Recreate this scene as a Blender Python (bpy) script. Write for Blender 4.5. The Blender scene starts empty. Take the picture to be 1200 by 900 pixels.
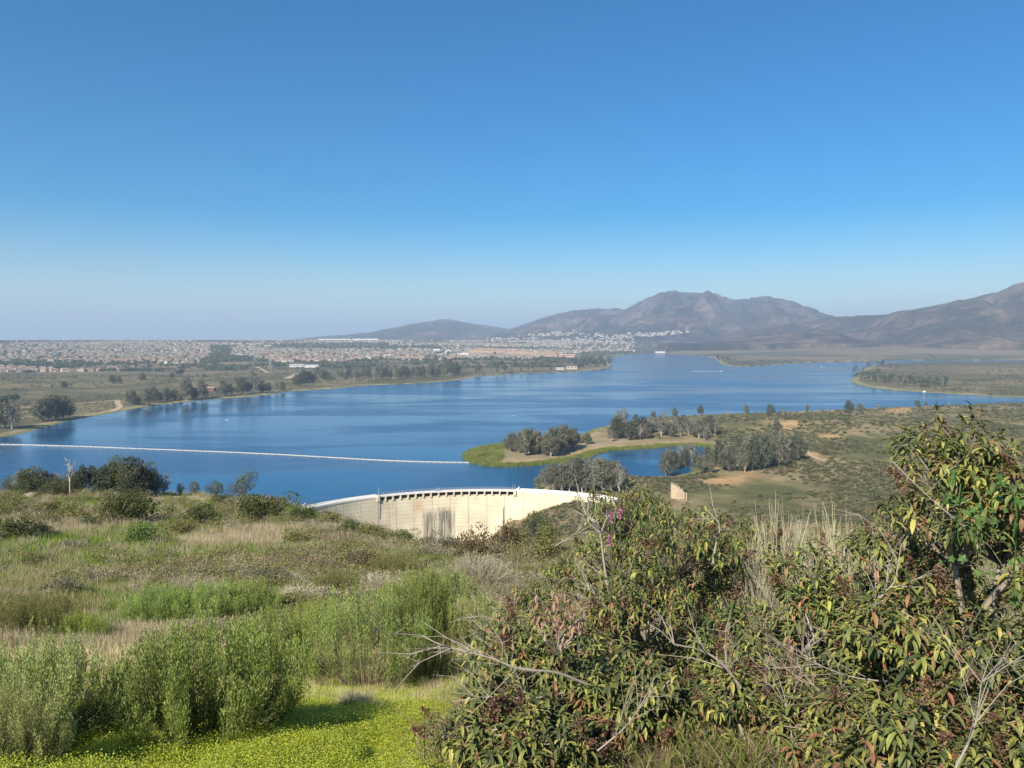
import bpy, math, random
import numpy as np
from mathutils import Vector, Matrix
from mathutils.geometry import tessellate_polygon

R = math.radians
scene = bpy.context.scene
COL = scene.collection
rng = np.random.default_rng(7)
random.seed(7)

# ------------------------------------------------------------------ camera, sky, sun, exposure
CAM_Z = 80.0
F_PX = 900.0                       # focal length in pixels of a 1200 x 900 frame
PITCH = math.atan(54.0 / 900.0)    # the horizon lies 54 px above the middle
cam_data = bpy.data.cameras.new('camera')
cam = bpy.data.objects.new('camera', cam_data)
COL.objects.link(cam)
cam.location = (0, 0, CAM_Z)
cam.rotation_euler = (math.pi / 2 - PITCH, 0, 0)
cam_data.sensor_fit = 'HORIZONTAL'
cam_data.sensor_width = 36.0
cam_data.lens = 36.0 * F_PX / 1200.0
cam_data.clip_start = 0.1
cam_data.clip_end = 200000
scene.camera = cam

SUN_EL = R(39)
SUN_AZ = math.atan2(-0.55, -0.83)          # from +Y towards +X
sun_dir = Vector((math.sin(SUN_AZ) * math.cos(SUN_EL), math.cos(SUN_AZ) * math.cos(SUN_EL), math.sin(SUN_EL)))
world = bpy.data.worlds.new('World')
scene.world = world
world.use_nodes = True
wn, wl = world.node_tree.nodes, world.node_tree.links
wn.clear()
sky = wn.new('ShaderNodeTexSky')
sky.sky_type = 'NISHITA'
sky.sun_disc = False
sky.sun_elevation = SUN_EL
sky.sun_rotation = SUN_AZ % (2 * math.pi)
sky.altitude = 150
sky.air_density = 1.0
sky.dust_density = 0.3
sky.ozone_density = 3.2
bg = wn.new('ShaderNodeBackground')
bg.inputs[1].default_value = 0.077
wo = wn.new('ShaderNodeOutputWorld')
hsv = wn.new('ShaderNodeHueSaturation')
hsv.inputs['Saturation'].default_value = 1.78
wl.new(sky.outputs[0], hsv.inputs['Color'])
wl.new(hsv.outputs[0], bg.inputs[0])
wl.new(bg.outputs[0], wo.inputs[0])

sun_data = bpy.data.lights.new('sun', 'SUN')
sun_data.energy = 5.0
sun_data.angle = R(0.53)
sun_data.color = (1.0, 0.92, 0.79)
sun = bpy.data.objects.new('sun', sun_data)
sun.rotation_euler = sun_dir.to_track_quat('Z', 'Y').to_euler()
sun.location = (-50, -30, 150)
COL.objects.link(sun)

scene.view_settings.view_transform = 'Standard'
scene.view_settings.look = 'None'
scene.view_settings.exposure = 0.72
scene.view_settings.gamma = 1.0
scene.view_settings.use_curve_mapping = False
scene.render.engine = 'CYCLES'
scene.cycles.max_bounces = 6
scene.cycles.transparent_max_bounces = 6
scene.cycles.volume_bounces = 1

HAZE_DENSITY = 1.1e-4
HAZE_COLOR = (0.54, 0.69, 0.87)

# ------------------------------------------------------------------ maths
def ray(px, py):
    """world direction through a pixel of the 1200 x 900 photograph"""
    x, y = (px - 600) / F_PX, (450 - py) / F_PX
    c, s = math.cos(PITCH), math.sin(PITCH)
    return np.array((x, c + y * s, y * c - s))

def at_z(px, py, z=0.0):
    d = ray(px, py)
    t = (z - CAM_Z) / d[2]
    return np.array((d[0] * t, d[1] * t, z))

def at_y(px, py, Y):
    d = ray(px, py)
    t = Y / d[1]
    return np.array((d[0] * t, Y, CAM_Z + d[2] * t))

def sstep(a, b, x):
    t = np.clip((x - a) / (b - a), 0, 1)
    return t * t * (3 - 2 * t)

def _hash(ix, iy, seed):
    h = (ix.astype(np.int64) * 374761393 + iy.astype(np.int64) * 668265263 + seed * 1442695041) & 0xffffffff
    h = ((h ^ (h >> 13)) * 1274126177) & 0xffffffff
    return ((h ^ (h >> 16)) & 0xffff) / 65535.0

def vnoise(x, y, seed=0):
    x = np.asarray(x, float); y = np.asarray(y, float)
    ix, iy = np.floor(x), np.floor(y)
    fx, fy = x - ix, y - iy
    fx = fx * fx * (3 - 2 * fx); fy = fy * fy * (3 - 2 * fy)
    a, b = _hash(ix, iy, seed), _hash(ix + 1, iy, seed)
    c, d = _hash(ix, iy + 1, seed), _hash(ix + 1, iy + 1, seed)
    return (a * (1 - fx) + b * fx) * (1 - fy) + (c * (1 - fx) + d * fx) * fy

def fbm(x, y, octv=4, seed=0):
    s, a, n = 0.0, 0.5, 0.0
    for k in range(octv):
        s = s + a * vnoise(np.asarray(x) * 2 ** k + 17.3 * k, np.asarray(y) * 2 ** k - 9.1 * k, seed + k)
        n += a
        a *= 0.5
    return s / n

def seg_dist(X, Y, P, closed=False):
    """distance of points to a polyline"""
    best = np.full(np.shape(X), 1e12)
    n = len(P)
    for i in range(n if closed else n - 1):
        ax, ay = P[i][:2]; bx, by = P[(i + 1) % n][:2]
        dx, dy = bx - ax, by - ay
        L = dx * dx + dy * dy + 1e-9
        t = np.clip(((X - ax) * dx + (Y - ay) * dy) / L, 0, 1)
        d = (X - ax - t * dx) ** 2 + (Y - ay - t * dy) ** 2
        best = np.minimum(best, d)
    return np.sqrt(best)

def inside(X, Y, P):
    r = np.zeros(np.shape(X), bool)
    n = len(P)
    for i in range(n):
        ax, ay = P[i][:2]; bx, by = P[(i + 1) % n][:2]
        if ay == by: continue
        c = ((ay > Y) != (by > Y)) & (X < (bx - ax) * (Y - ay) / (by - ay) + ax)
        r ^= c
    return r

def smooth_poly(P, it=2, closed=False):
    P = np.array(P, float)
    for _ in range(it):
        if closed:
            Q = np.roll(P, -1, 0)
            P = np.stack([.75 * P + .25 * Q, .25 * P + .75 * Q], 1).reshape(-1, P.shape[1])
        else:
            A, B = P[:-1], P[1:]
            M = np.stack([.75 * A + .25 * B, .25 * A + .75 * B], 1).reshape(-1, P.shape[1])
            P = np.vstack([P[:1], M[1:-1], P[-1:]])
    return P

# ------------------------------------------------------------------ dam arc (plan)
CREST = 5.0
_A, _M, _B = at_z(366, 593.5, CREST), at_z(523, 574.5, CREST), at_z(708, 582.5, CREST)
def circle(a, b, c):
    ax, ay = a[:2]; bx, by = b[:2]; cx, cy = c[:2]
    d = 2 * (ax * (by - cy) + bx * (cy - ay) + cx * (ay - by))
    ux = ((ax*ax+ay*ay)*(by-cy)+(bx*bx+by*by)*(cy-ay)+(cx*cx+cy*cy)*(ay-by))/d
    uy = ((ax*ax+ay*ay)*(cx-bx)+(bx*bx+by*by)*(ax-cx)+(cx*cx+cy*cy)*(bx-ax))/d
    return ux, uy, math.hypot(ax-ux, ay-uy)
DCX, DCY, DR = circle(_A, _M, _B)          # DR: downstream edge of the crest
def dam_ang(p): return math.atan2(p[0] - DCX, p[1] - DCY)
def dam_pt(a, r, z): return (DCX + r * math.sin(a), DCY + r * math.cos(a), z)
DA0, DA1 = dam_ang(_A) - 0.05, dam_ang(_B) + 0.06
DT = 3.4                                    # crest thickness

# ------------------------------------------------------------------ lake outline
FAR_SHORE = [(-420, 545), (-200, 532), (0, 513), (22, 509), (40, 504), (80, 493), (130, 484), (180, 475), (240, 468.5),
    (300, 464.5), (340, 458.5), (380, 456.5), (430, 451.5), (470, 450.5), (500, 449), (540, 445.5), (556, 441.5), (575, 440.5), (600, 438.5), (640, 437.5),
    (680, 435.5), (703, 433), (718, 429.5), (712, 424), (712, 419), (735, 416), (768, 414.3), (789, 415.2), (812, 417), (837, 419),
    (841, 423), (846, 427.5), (862, 430), (880, 430), (901, 428.5), (933, 425.5), (970, 424.6), (1013, 423.6), (1040, 422.4), (1195, 422.4),
    (1420, 422.5), (1420, 424.6), (1195, 424.8), (1050, 425.2), (1022, 428), (1010, 434), (1003, 440), (995, 447), (1013, 453), (1045, 457),
    (1083, 460), (1147, 463.5), (1195, 465.5), (1330, 468)]
NEAR_SHORE = [(1330, 469.5), (1197, 471.5), (1100, 475.5), (1013, 478.5), (933, 482.5), (833, 485.5), (808, 486.5), (765, 490),
    (732, 494), (712, 499), (697, 502), (684, 508), (660, 514), (620, 518), (590, 521), (562, 525), (548, 530), (545, 537), (562, 545),
    (590, 547.5), (628, 545.5), (666, 541), (693, 535), (705, 529), (755, 525.5), (808, 522), (833, 524), (838, 532),
    (824, 548), (800, 557), (760, 559), (730, 556), (690, 557), (652, 560), (634, 566), (624, 574)]
far_w = [at_z(*p)[:2] for p in FAR_SHORE]
near_w = [at_z(*p)[:2] for p in NEAR_SHORE]
ang_r = dam_ang(at_z(620, 577, 0))
arc = [dam_pt(a, DR + DT * 0.5, 0)[:2] for a in np.linspace(ang_r, DA0 + 0.01, 24)]
left_w = [(-108, 338), (-125, 290), (-150, 246), (-220, 225), (-340, 215), (-600, 260), (-900, 330), (-1150, 380)]
LAKE = np.array(list(smooth_poly(far_w, 1)) + list(smooth_poly(near_w, 1)) + arc + left_w)

# ------------------------------------------------------------------ ground height
PR = np.array([0, 4, 7, 12, 20, 35, 60, 110, 140, 400])
PZ = np.array([78.35, 77.3, 76.2, 74.4, 72.0, 68.9, 64.9, 57.9, 54, 20])
EDGE_PX = np.array([-900, 0, 200, 250, 300, 370, 420, 490, 560, 640, 760, 1200, 2500])
EDGE_R = np.array([110, 112, 111, 104, 92, 74, 62, 48, 48, 52, 60, 60, 60])

def shore_s(X, Y):
    d = seg_dist(X, Y, LAKE, True)
    return np.where(inside(X, Y, LAKE), -d, d)

def ground_h(X, Y, s=None):
    X = np.asarray(X, float); Y = np.asarray(Y, float)
    if s is None: s = shore_s(X, Y)
    r = np.hypot(X, Y)
    th = np.arctan2(X, Y)
    pxa = 600 + 900 * np.tan(np.clip(th, -1.35, 1.35))
    # plain, mesa and far country
    far_rise = np.minimum(0.0195 * np.maximum(0, r - 2150), 57)
    far_rise = far_rise * (1 - 0.7 * sstep(5600, 9000, r) * sstep(700, 500, pxa))
    und = (fbm(X / 420 + 3, Y / 420, 3, 5) - 0.5) * np.clip((r - 900) / 900, 0, 1)
    base = 1.3 * (1 - np.exp(-np.maximum(s, 0) / 7)) + np.minimum(far_rise, 0.03 * np.maximum(s, 0))
    base = base + sstep(30, 400, s) * (und * 7 + 4 * sstep(2000, 1700, r) * sstep(1000, 1300, r))
    # land to the right of the dam: low rolling scrub land
    rt = sstep(-20, 120, X) * sstep(1200, 900, r)
    base = base + rt * sstep(5, 260, s) * (7 + 9 * fbm(X / 130, Y / 130, 4, 11)) 
    land = base
    # canyon below the dam
    rc = np.hypot(X - DCX, Y - DCY)
    down = sstep(DR + DT * 0.9, DR - 1, rc) * sstep(DCY - 10, DCY + 8, Y + 0 * X)
    down = np.where(Y < DCY, 1.0, sstep(DR + DT * 0.9, DR - 1, rc))
    down = down * (np.abs(X) < 400)
    zc = np.where(X < -35, -27 + 0.54 * (-35 - X), -27 + 0.50 * (X + 35) - 3.0 * sstep(-35, -15, X))
    zc = zc + (fbm(X / 14, Y / 14, 4, 23) - 0.5) * 4
    land = np.where(down > 0, land * (1 - down) + np.minimum(land, zc) * down, land)
    land = np.where(s < 0, np.maximum(-14, 0.16 * s), land)
    # camera hill
    Re = np.interp(pxa, EDGE_PX, EDGE_R)
    P = 80 - (80 - np.interp(r, PR, PZ)) * np.clip(np.abs(Y) / np.maximum(r, 1e-6), .76, 1) 
    e = np.maximum(0, r - Re + 6)
    fall = np.minimum(e * e / 60.0, 0.45 * e)
    nz = (fbm(X / 9, Y / 9, 3, 31) - 0.5) * 0.8 * np.clip(r / 12, 0, 1) + (fbm(X / 1.7, Y / 1.7, 3, 37) - 0.5) * 0.25 * np.clip(r / 5, 0.3, 1)
    back = np.where(Y < 0, 0.25 * np.minimum(r, 60) * np.clip(-Y / (r + 1e-6), 0, 1), 0)
    hill = P + nz + back - fall
    hill = np.where(r > 420, -999, hill)
    k = 3.0
    return np.where(hill > land + k, hill, np.where(hill < land - k, land,
                    np.maximum(hill, land) + (k - np.abs(hill - land)) ** 2 / (4 * k)))

def gz(x, y):
    return float(ground_h(np.array([x]), np.array([y]))[0])

def hit(px, py, tmax=9000):
    """where the ray through a pixel meets the ground"""
    d = ray(px, py)
    t = np.concatenate([np.arange(1, 150, 0.25), np.arange(150, 1500, 1.5), np.arange(1500, tmax, 12)])
    X, Y, Z = d[0] * t, d[1] * t, CAM_Z + d[2] * t
    below = Z < np.maximum(ground_h(X, Y), -999)
    i = int(np.argmax(below)) if below.any() else len(t) - 1
    return np.array((X[i], Y[i], gz(X[i], Y[i])))

# ------------------------------------------------------------------ objects and meshes
def link(o, parent=None):
    COL.objects.link(o)
    if parent is not None: o.parent = parent
    return o

def tag(o, label=None, cat=None, group=None, kind=None):
    if label: o['label'] = label
    if cat: o['category'] = cat
    if group: o['group'] = group
    if kind: o['kind'] = kind
    return o

def empty(name, loc, label=None, cat=None, group=None, rz=0.0):
    o = bpy.data.objects.new(name, None)
    o.location = loc
    o.rotation_euler = (0, 0, rz)
    o.empty_display_size = 0.3
    link(o)
    return tag(o, label, cat, group)

def mesh_np(name, V, F, C=None, mats=(), smooth=False, mi=None):
    """V (n,3), F (m,k) all quads or all triangles, or a list of such; C colour per vertex"""
    me = bpy.data.meshes.new(name)
    if not isinstance(F, (list, tuple)): F = [F]
    F = [np.asarray(f, np.int32) for f in F if len(f)]
    tot = np.concatenate([np.full(len(f), f.shape[1], np.int32) for f in F])
    idx = np.concatenate([f.ravel() for f in F])
    V = np.asarray(V, np.float32)
    me.vertices.add(len(V)); me.vertices.foreach_set('co', V.ravel())
    me.loops.add(len(idx)); me.loops.foreach_set('vertex_index', idx)
    me.polygons.add(len(tot))
    st = np.zeros(len(tot), np.int32); st[1:] = np.cumsum(tot)[:-1]
    me.polygons.foreach_set('loop_start', st)
    me.polygons.foreach_set('loop_total', tot)
    if mi is not None: me.polygons.foreach_set('material_index', np.asarray(mi, np.int32))
    me.polygons.foreach_set('use_smooth', np.full(len(tot), smooth))
    me.update(calc_edges=True)
    if C is not None:
        C = np.asarray(C, np.float32)
        if C.shape[1] == 3: C = np.hstack([C, np.ones((len(C), 1), np.float32)])
        at = me.color_attributes.new('Col', 'FLOAT_COLOR', 'POINT')
        at.data.foreach_set('color', C.ravel())
    for m in (mats if isinstance(mats, (list, tuple)) else [mats]): me.materials.append(m)
    return me

def obj(name, me, parent=None, loc=None):
    o = bpy.data.objects.new(name, me)
    if loc is not None: o.location = loc
    return link(o, parent)

class MB:
    """collects shapes; quads and triangles with a colour and a material index"""
    def __init__(s): s.V, s.C, s.F4, s.F3, s.n, s.m4, s.m3 = [], [], [], [], 0, [], []
    def add(s, V, F, C=(1, 1, 1), m=0):
        V = np.asarray(V, float); F = np.asarray(F, int)
        C = np.asarray(C, float)
        if C.ndim == 1: C = np.tile(C, (len(V), 1))
        s.V.append(V); s.C.append(C)
        if F.shape[1] == 4: s.F4.append(F + s.n); s.m4 += [m] * len(F)
        else: s.F3.append(F + s.n); s.m3 += [m] * len(F)
        s.n += len(V)
        return s
    def box(s, c, d, rz=0.0, C=(1, 1, 1), m=0, top=1.0):
        hx, hy, hz = d[0] / 2, d[1] / 2, d[2] / 2
        V = np.array([(x * hx * (top if z > 0 else 1), y * hy * (top if z > 0 else 1), z * hz) for z in (-1, 1) for y in (-1, 1) for x in (-1, 1)])
        ca, sa = math.cos(rz), math.sin(rz)
        V = np.stack([V[:, 0] * ca - V[:, 1] * sa + c[0], V[:, 0] * sa + V[:, 1] * ca + c[1], V[:, 2] + c[2]], 1)
        return s.add(V, [(0, 2, 3, 1), (4, 5, 7, 6), (0, 1, 5, 4), (1, 3, 7, 5), (3, 2, 6, 7), (2, 0, 4, 6)], C, m)
    def tube(s, P, rad, n=5, C=(1, 1, 1), m=0):
        V, F = tube_np(P, rad, n)
        return s.add(V, F, C, m)
    def mesh(s, name, mats, smooth=False):
        F = [np.concatenate(f) for f in (s.F4, s.F3) if f]
        return mesh_np(name, np.concatenate(s.V), F, np.concatenate(s.C), mats, smooth, s.m4 + s.m3)

def tube_np(P, rad, n=5):
    P = np.asarray(P, float)
    k = len(P)
    rad = np.broadcast_to(np.asarray(rad, float), (k,))
    T = np.gradient(P, axis=0)
    T /= np.linalg.norm(T, axis=1, keepdims=True) + 1e-9
    ref = np.array((0.31, 0.17, 0.05)) if abs(T[0, 2]) > 0.8 else np.array((0, 0, 1.0))
    U = np.cross(T, ref); U /= np.linalg.norm(U, axis=1, keepdims=True) + 1e-9
    W = np.cross(T, U)
    a = np.linspace(0, 2 * math.pi, n, endpoint=False)
    V = P[:, None] + rad[:, None, None] * (np.cos(a)[None, :, None] * U[:, None] + np.sin(a)[None, :, None] * W[:, None])
    V = V.reshape(-1, 3)
    i = np.arange(k - 1)[:, None] * n; j = np.arange(n)[None]
    F = np.stack([i + j, i + (j + 1) % n, i + n + (j + 1) % n, i + n + j], -1).reshape(-1, 4)
    return V, F

def rand_dirs(g, n):
    v = g.normal(size=(n, 3))
    return v / np.linalg.norm(v, axis=1, keepdims=True)

def cards_np(g, P, a, b, up=0.0):
    """a quad at every point, random orientation, half sizes a and b (arrays or numbers)"""
    n = len(P)
    N = rand_dirs(g, n); N[:, 2] = N[:, 2] + up; N /= np.linalg.norm(N, axis=1, keepdims=True)
    U = np.cross(N, rand_dirs(g, n)); U /= np.linalg.norm(U, axis=1, keepdims=True) + 1e-9
    W = np.cross(N, U)
    a = np.broadcast_to(a, (n,))[:, None]; b = np.broadcast_to(b, (n,))[:, None]
    V = np.stack([P - U * a, P - W * b * .9 + U * a * .1, P + U * a, P + W * b + U * a * .1], 1).reshape(-1, 3)
    F = np.arange(4 * n).reshape(n, 4)
    return V, F

def mixc(a, b, t):
    a, b = np.asarray(a, float), np.asarray(b, float)
    t = np.asarray(t, float)
    return a * (1 - t[..., None]) + b * t[..., None]

# ------------------------------------------------------------------ materials
MATS = {}
def new_mat(name):
    m = bpy.data.materials.new(name)
    m.use_nodes = True
    nt = m.node_tree
    nt.nodes.clear()
    out = nt.nodes.new('ShaderNodeOutputMaterial')
    MATS[name] = m
    return m, nt, out

def nn(nt, t, **kw):
    n = nt.nodes.new(t)
    for k, v in kw.items():
        if k == 'inp':
            for kk, vv in v.items(): n.inputs[kk].default_value = vv
        else: setattr(n, k, v)
    return n

def noise(nt, scale, detail=4, rough=0.55, vec=None, dist=0.0):
    n = nn(nt, 'ShaderNodeTexNoise', inp={'Scale': scale, 'Detail': detail, 'Roughness': rough, 'Distortion': dist})
    if vec is not None: nt.links.new(vec, n.inputs['Vector'])
    return n

def ramp(nt, fac, stops):
    r = nn(nt, 'ShaderNodeValToRGB')
    els = r.color_ramp.elements
    while len(els) < len(stops): els.new(0.5)
    for e, (p, c) in zip(els, stops):
        e.position = p
        e.color = (*c, 1) if len(c) == 3 else c
    nt.links.new(fac, r.inputs[0])
    return r

def mixrgb(nt, fac, a, b, mode='MIX'):
    n = nn(nt, 'ShaderNodeMix', data_type='RGBA', blend_type=mode)
    for sock, v in ((n.inputs[0], fac), (n.inputs[6], a), (n.inputs[7], b)):
        if isinstance(v, (int, float)): sock.default_value = v
        elif isinstance(v, tuple): sock.default_value = (*v, 1) if len(v) == 3 else v
        else: nt.links.new(v, sock)
    return n.outputs[2]

def simple(name, col, rough=0.8, var=0.12, scale=3.0, metal=0.0, bump=0.0):
    m, nt, out = new_mat(name)
    b = nn(nt, 'ShaderNodeBsdfPrincipled', inp={'Roughness': rough, 'Metallic': metal})
    tc = nn(nt, 'ShaderNodeTexCoord')
    n = noise(nt, scale, 4, 0.6, tc.outputs['Object'])
    lo = tuple(c * (1 - var) for c in col); hi = tuple(min(1, c * (1 + var)) for c in col)
    r = ramp(nt, n.outputs[0], [(0.3, lo), (0.7, hi)])
    nt.links.new(r.outputs[0], b.inputs['Base Color'])
    if bump:
        bp = nn(nt, 'ShaderNodeBump', inp={'Strength': bump, 'Distance': 0.02})
        nt.links.new(n.outputs[0], bp.inputs['Height']); nt.links.new(bp.outputs[0], b.inputs['Normal'])
    nt.links.new(b.outputs[0], out.inputs[0])
    return m

def vcol_mat(name, rough=0.75, transl=0.0, inst_var=0.18, spec=0.3):
    """colour from the Col attribute, a little different on every object or instance"""
    m, nt, out = new_mat(name)
    at = nn(nt, 'ShaderNodeAttribute', attribute_name='Col')
    oi = nn(nt, 'ShaderNodeObjectInfo')
    mr = nn(nt, 'ShaderNodeMapRange', inp={'To Min': 1 - inst_var, 'To Max': 1 + inst_var})
    nt.links.new(oi.outputs['Random'], mr.inputs[0])
    hs = nn(nt, 'ShaderNodeHueSaturation')
    mh = nn(nt, 'ShaderNodeMapRange', inp={'To Min': 0.515, 'To Max': 0.485})
    wn_ = nn(nt, 'ShaderNodeTexWhiteNoise', noise_dimensions='1D')
    nt.links.new(oi.outputs['Random'], wn_.inputs['W'])
    nt.links.new(wn_.outputs['Value'], mh.inputs[0])
    nt.links.new(mh.outputs[0], hs.inputs['Hue'])
    nt.links.new(mr.outputs[0], hs.inputs['Value'])
    nt.links.new(at.outputs['Color'], hs.inputs['Color'])
    b = nn(nt, 'ShaderNodeBsdfPrincipled', inp={'Roughness': rough, 'Specular IOR Level': spec})
    nt.links.new(hs.outputs[0], b.inputs['Base Color'])
    if transl > 0:
        t = nn(nt, 'ShaderNodeBsdfTranslucent')
        tcol = mixrgb(nt, 1.0, hs.outputs[0], (1.25, 1.3, 0.6), 'MULTIPLY')
        nt.links.new(tcol, t.inputs['Color'])
        mx = nn(nt, 'ShaderNodeMixShader', inp={0: transl})
        nt.links.new(b.outputs[0], mx.inputs[1]); nt.links.new(t.outputs[0], mx.inputs[2])
        nt.links.new(mx.outputs[0], out.inputs[0])
    else:
        nt.links.new(b.outputs[0], out.inputs[0])
    return m

M_LEAF = vcol_mat('leaf', 0.55, 0.28)
M_FAR = vcol_mat('far_foliage', 0.85, 0.15, 0.25, 0.1)
M_BARK = vcol_mat('bark', 0.9, 0.0, 0.15, 0.1)
M_DRY = vcol_mat('dry_grass', 0.8, 0.25, 0.2, 0.15)

# ground
def ground_material():
    m, nt, out = new_mat('ground')
    at = nn(nt, 'ShaderNodeAttribute', attribute_name='Col')
    geo = nn(nt, 'ShaderNodeNewGeometry')
    n1 = noise(nt, 0.035, 6, 0.65, geo.outputs['Position'])
    n2 = noise(nt, 0.9, 5, 0.7, geo.outputs['Position'])
    n3 = noise(nt, 14.0, 4, 0.7, geo.outputs['Position'])
    r1 = ramp(nt, n1.outputs[0], [(0.3, (.70, .74, .68)), (0.7, (1.3, 1.25, 1.2))])
    r2 = ramp(nt, n2.outputs[0], [(0.3, (.72, .75, .7)), (0.7, (1.25, 1.22, 1.2))])
    r3 = ramp(nt, n3.outputs[0], [(0.3, (.65, .65, .65)), (0.7, (1.3, 1.3, 1.3))])
    c = mixrgb(nt, 1.0, at.outputs['Color'], r1.outputs[0], 'MULTIPLY')
    c = mixrgb(nt, 1.0, c, r2.outputs[0], 'MULTIPLY')
    c = mixrgb(nt, 1.0, c, r3.outputs[0], 'MULTIPLY')
    b = nn(nt, 'ShaderNodeBsdfPrincipled', inp={'Roughness': 0.95, 'Specular IOR Level': 0.1})
    nt.links.new(c, b.inputs['Base Color'])
    bp = nn(nt, 'ShaderNodeBump', inp={'Strength': 0.6, 'Distance': 0.06})
    nt.links.new(n3.outputs[0], bp.inputs['Height'])
    bp2 = nn(nt, 'ShaderNodeBump', inp={'Strength': 0.7, 'Distance': 0.8})
    nt.links.new(n2.outputs[0], bp2.inputs['Height']); nt.links.new(bp.outputs[0], bp2.inputs['Normal'])
    nt.links.new(bp2.outputs[0], b.inputs['Normal'])
    nt.links.new(b.outputs[0], out.inputs[0])
    return m
M_GROUND = ground_material()

def water_material():
    m, nt, out = new_mat('lake_water')
    geo = nn(nt, 'ShaderNodeNewGeometry')
    mp = nn(nt, 'ShaderNodeMapping', inp={'Scale': (0.35, 1.0, 1.0), 'Rotation': (0, 0, R(6))})
    nt.links.new(geo.outputs['Position'], mp.inputs[0])
    w1 = noise(nt, 0.5, 4, 0.6, mp.outputs[0])
    w2 = noise(nt, 2.2, 3, 0.6, mp.outputs[0])
    mp2 = nn(nt, 'ShaderNodeMapping', inp={'Scale': (0.0035, 0.011, 1.0), 'Rotation': (0, 0, R(-8))})
    nt.links.new(geo.outputs['Position'], mp2.inputs[0])
    calm = noise(nt, 1.0, 5, 0.62, mp2.outputs[0], 0.6)
    cr = ramp(nt, calm.outputs[0], [(0.42, (1, 1, 1)), (0.56, (0.22, 0.22, 0.22))])
    # calm water in the lee of the left bank
    sx = nn(nt, 'ShaderNodeSeparateXYZ'); nt.links.new(geo.outputs['Position'], sx.inputs[0])
    dx = nn(nt, 'ShaderNodeMapRange', inp={'From Min': -680.0, 'From Max': -250.0, 'To Min': 0.05, 'To Max': 1.0})
    nt.links.new(sx.outputs[0], dx.inputs[0])
    st = nn(nt, 'ShaderNodeMath', operation='MULTIPLY'); nt.links.new(cr.outputs[0], st.inputs[0]); nt.links.new(dx.outputs[0], st.inputs[1])
    b1 = nn(nt, 'ShaderNodeBump', inp={'Distance': 0.30}); nt.links.new(w1.outputs[0], b1.inputs['Height']); nt.links.new(st.outputs[0], b1.inputs['Strength'])
    b2 = nn(nt, 'ShaderNodeBump', inp={'Distance': 0.10}); nt.links.new(w2.outputs[0], b2.inputs['Height']); nt.links.new(st.outputs[0], b2.inputs['Strength'])
    nt.links.new(b1.outputs[0], b2.inputs['Normal'])
    b = nn(nt, 'ShaderNodeBsdfPrincipled', inp={'Base Color': (0.003, 0.070, 0.165, 1), 'IOR': 1.33, 'Specular IOR Level': 0.5})
    rr = nn(nt, 'ShaderNodeMapRange', inp={'To Min': 0.04, 'To Max': 0.20}); nt.links.new(st.outputs[0], rr.inputs[0])
    nt.links.new(rr.outputs[0], b.inputs['Roughness'])
    nt.links.new(b2.outputs[0], b.inputs['Normal'])
    nt.links.new(b.outputs[0], out.inputs[0])
    return m
M_WATER = water_material()

def mountain_material():
    m, nt, out = new_mat('mountain_scrub')
    geo = nn(nt, 'ShaderNodeNewGeometry')
    n1 = noise(nt, 0.0035, 8, 0.68, geo.outputs['Position'])
    n2 = noise(nt, 0.02, 6, 0.7, geo.outputs['Position'])
    r1 = ramp(nt, n1.outputs[0], [(0.36, (.026, .030, .024)), (0.48, (.060, .052, .040)), (0.56, (.14, .10, .072)), (0.66, (.27, .19, .14))])
    r2 = ramp(nt, n2.outputs[0], [(0.35, (.55, .58, .55)), (0.65, (1.3, 1.25, 1.2))])
    c = mixrgb(nt, 1.0, r1.outputs[0], r2.outputs[0], 'MULTIPLY')
    b = nn(nt, 'ShaderNodeBsdfPrincipled', inp={'Roughness': 1.0, 'Specular IOR Level': 0.0})
    nt.links.new(c, b.inputs['Base Color'])
    bp = nn(nt, 'ShaderNodeBump', inp={'Strength': 1.0, 'Distance': 45.0})
    nt.links.new(n2.outputs[0], bp.inputs['Height']); nt.links.new(bp.outputs[0], b.inputs['Normal'])
    nt.links.new(b.outputs[0], out.inputs[0])
    return m
M_MOUNT = mountain_material()

# ------------------------------------------------------------------ the ground sheet
SPIT = [at_z(*p)[:2] for p in [(545, 537), (562, 526), (600, 521), (640, 517), (690, 505), (730, 515), (840, 522), (700, 534), (666, 542), (610, 549), (560, 547)]]
SOIL_PATCH = [[(822, 563), (850, 558), (882, 553), (886, 560), (850, 569), (824, 567)], [(898, 494), (935, 493), (940, 502), (905, 503)],
              [(940, 528), (960, 531), (972, 541), (955, 543)], [(1040, 480), (1064, 478), (1070, 482), (1048, 485)], [(958, 508), (985, 510), (980, 514), (960, 513)]]
def soft_mask(X, Y, Q, n):
    d = seg_dist(X, Y, Q, True); d = np.where(inside(X, Y, Q), -d, d)
    w = 9.0
    return sstep(w, -w * .6, d + (fbm(X / 11, Y / 16, 3, 44) - .5) * 22) * (.45 + .55 * sstep(.3, .6, n))

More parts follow.
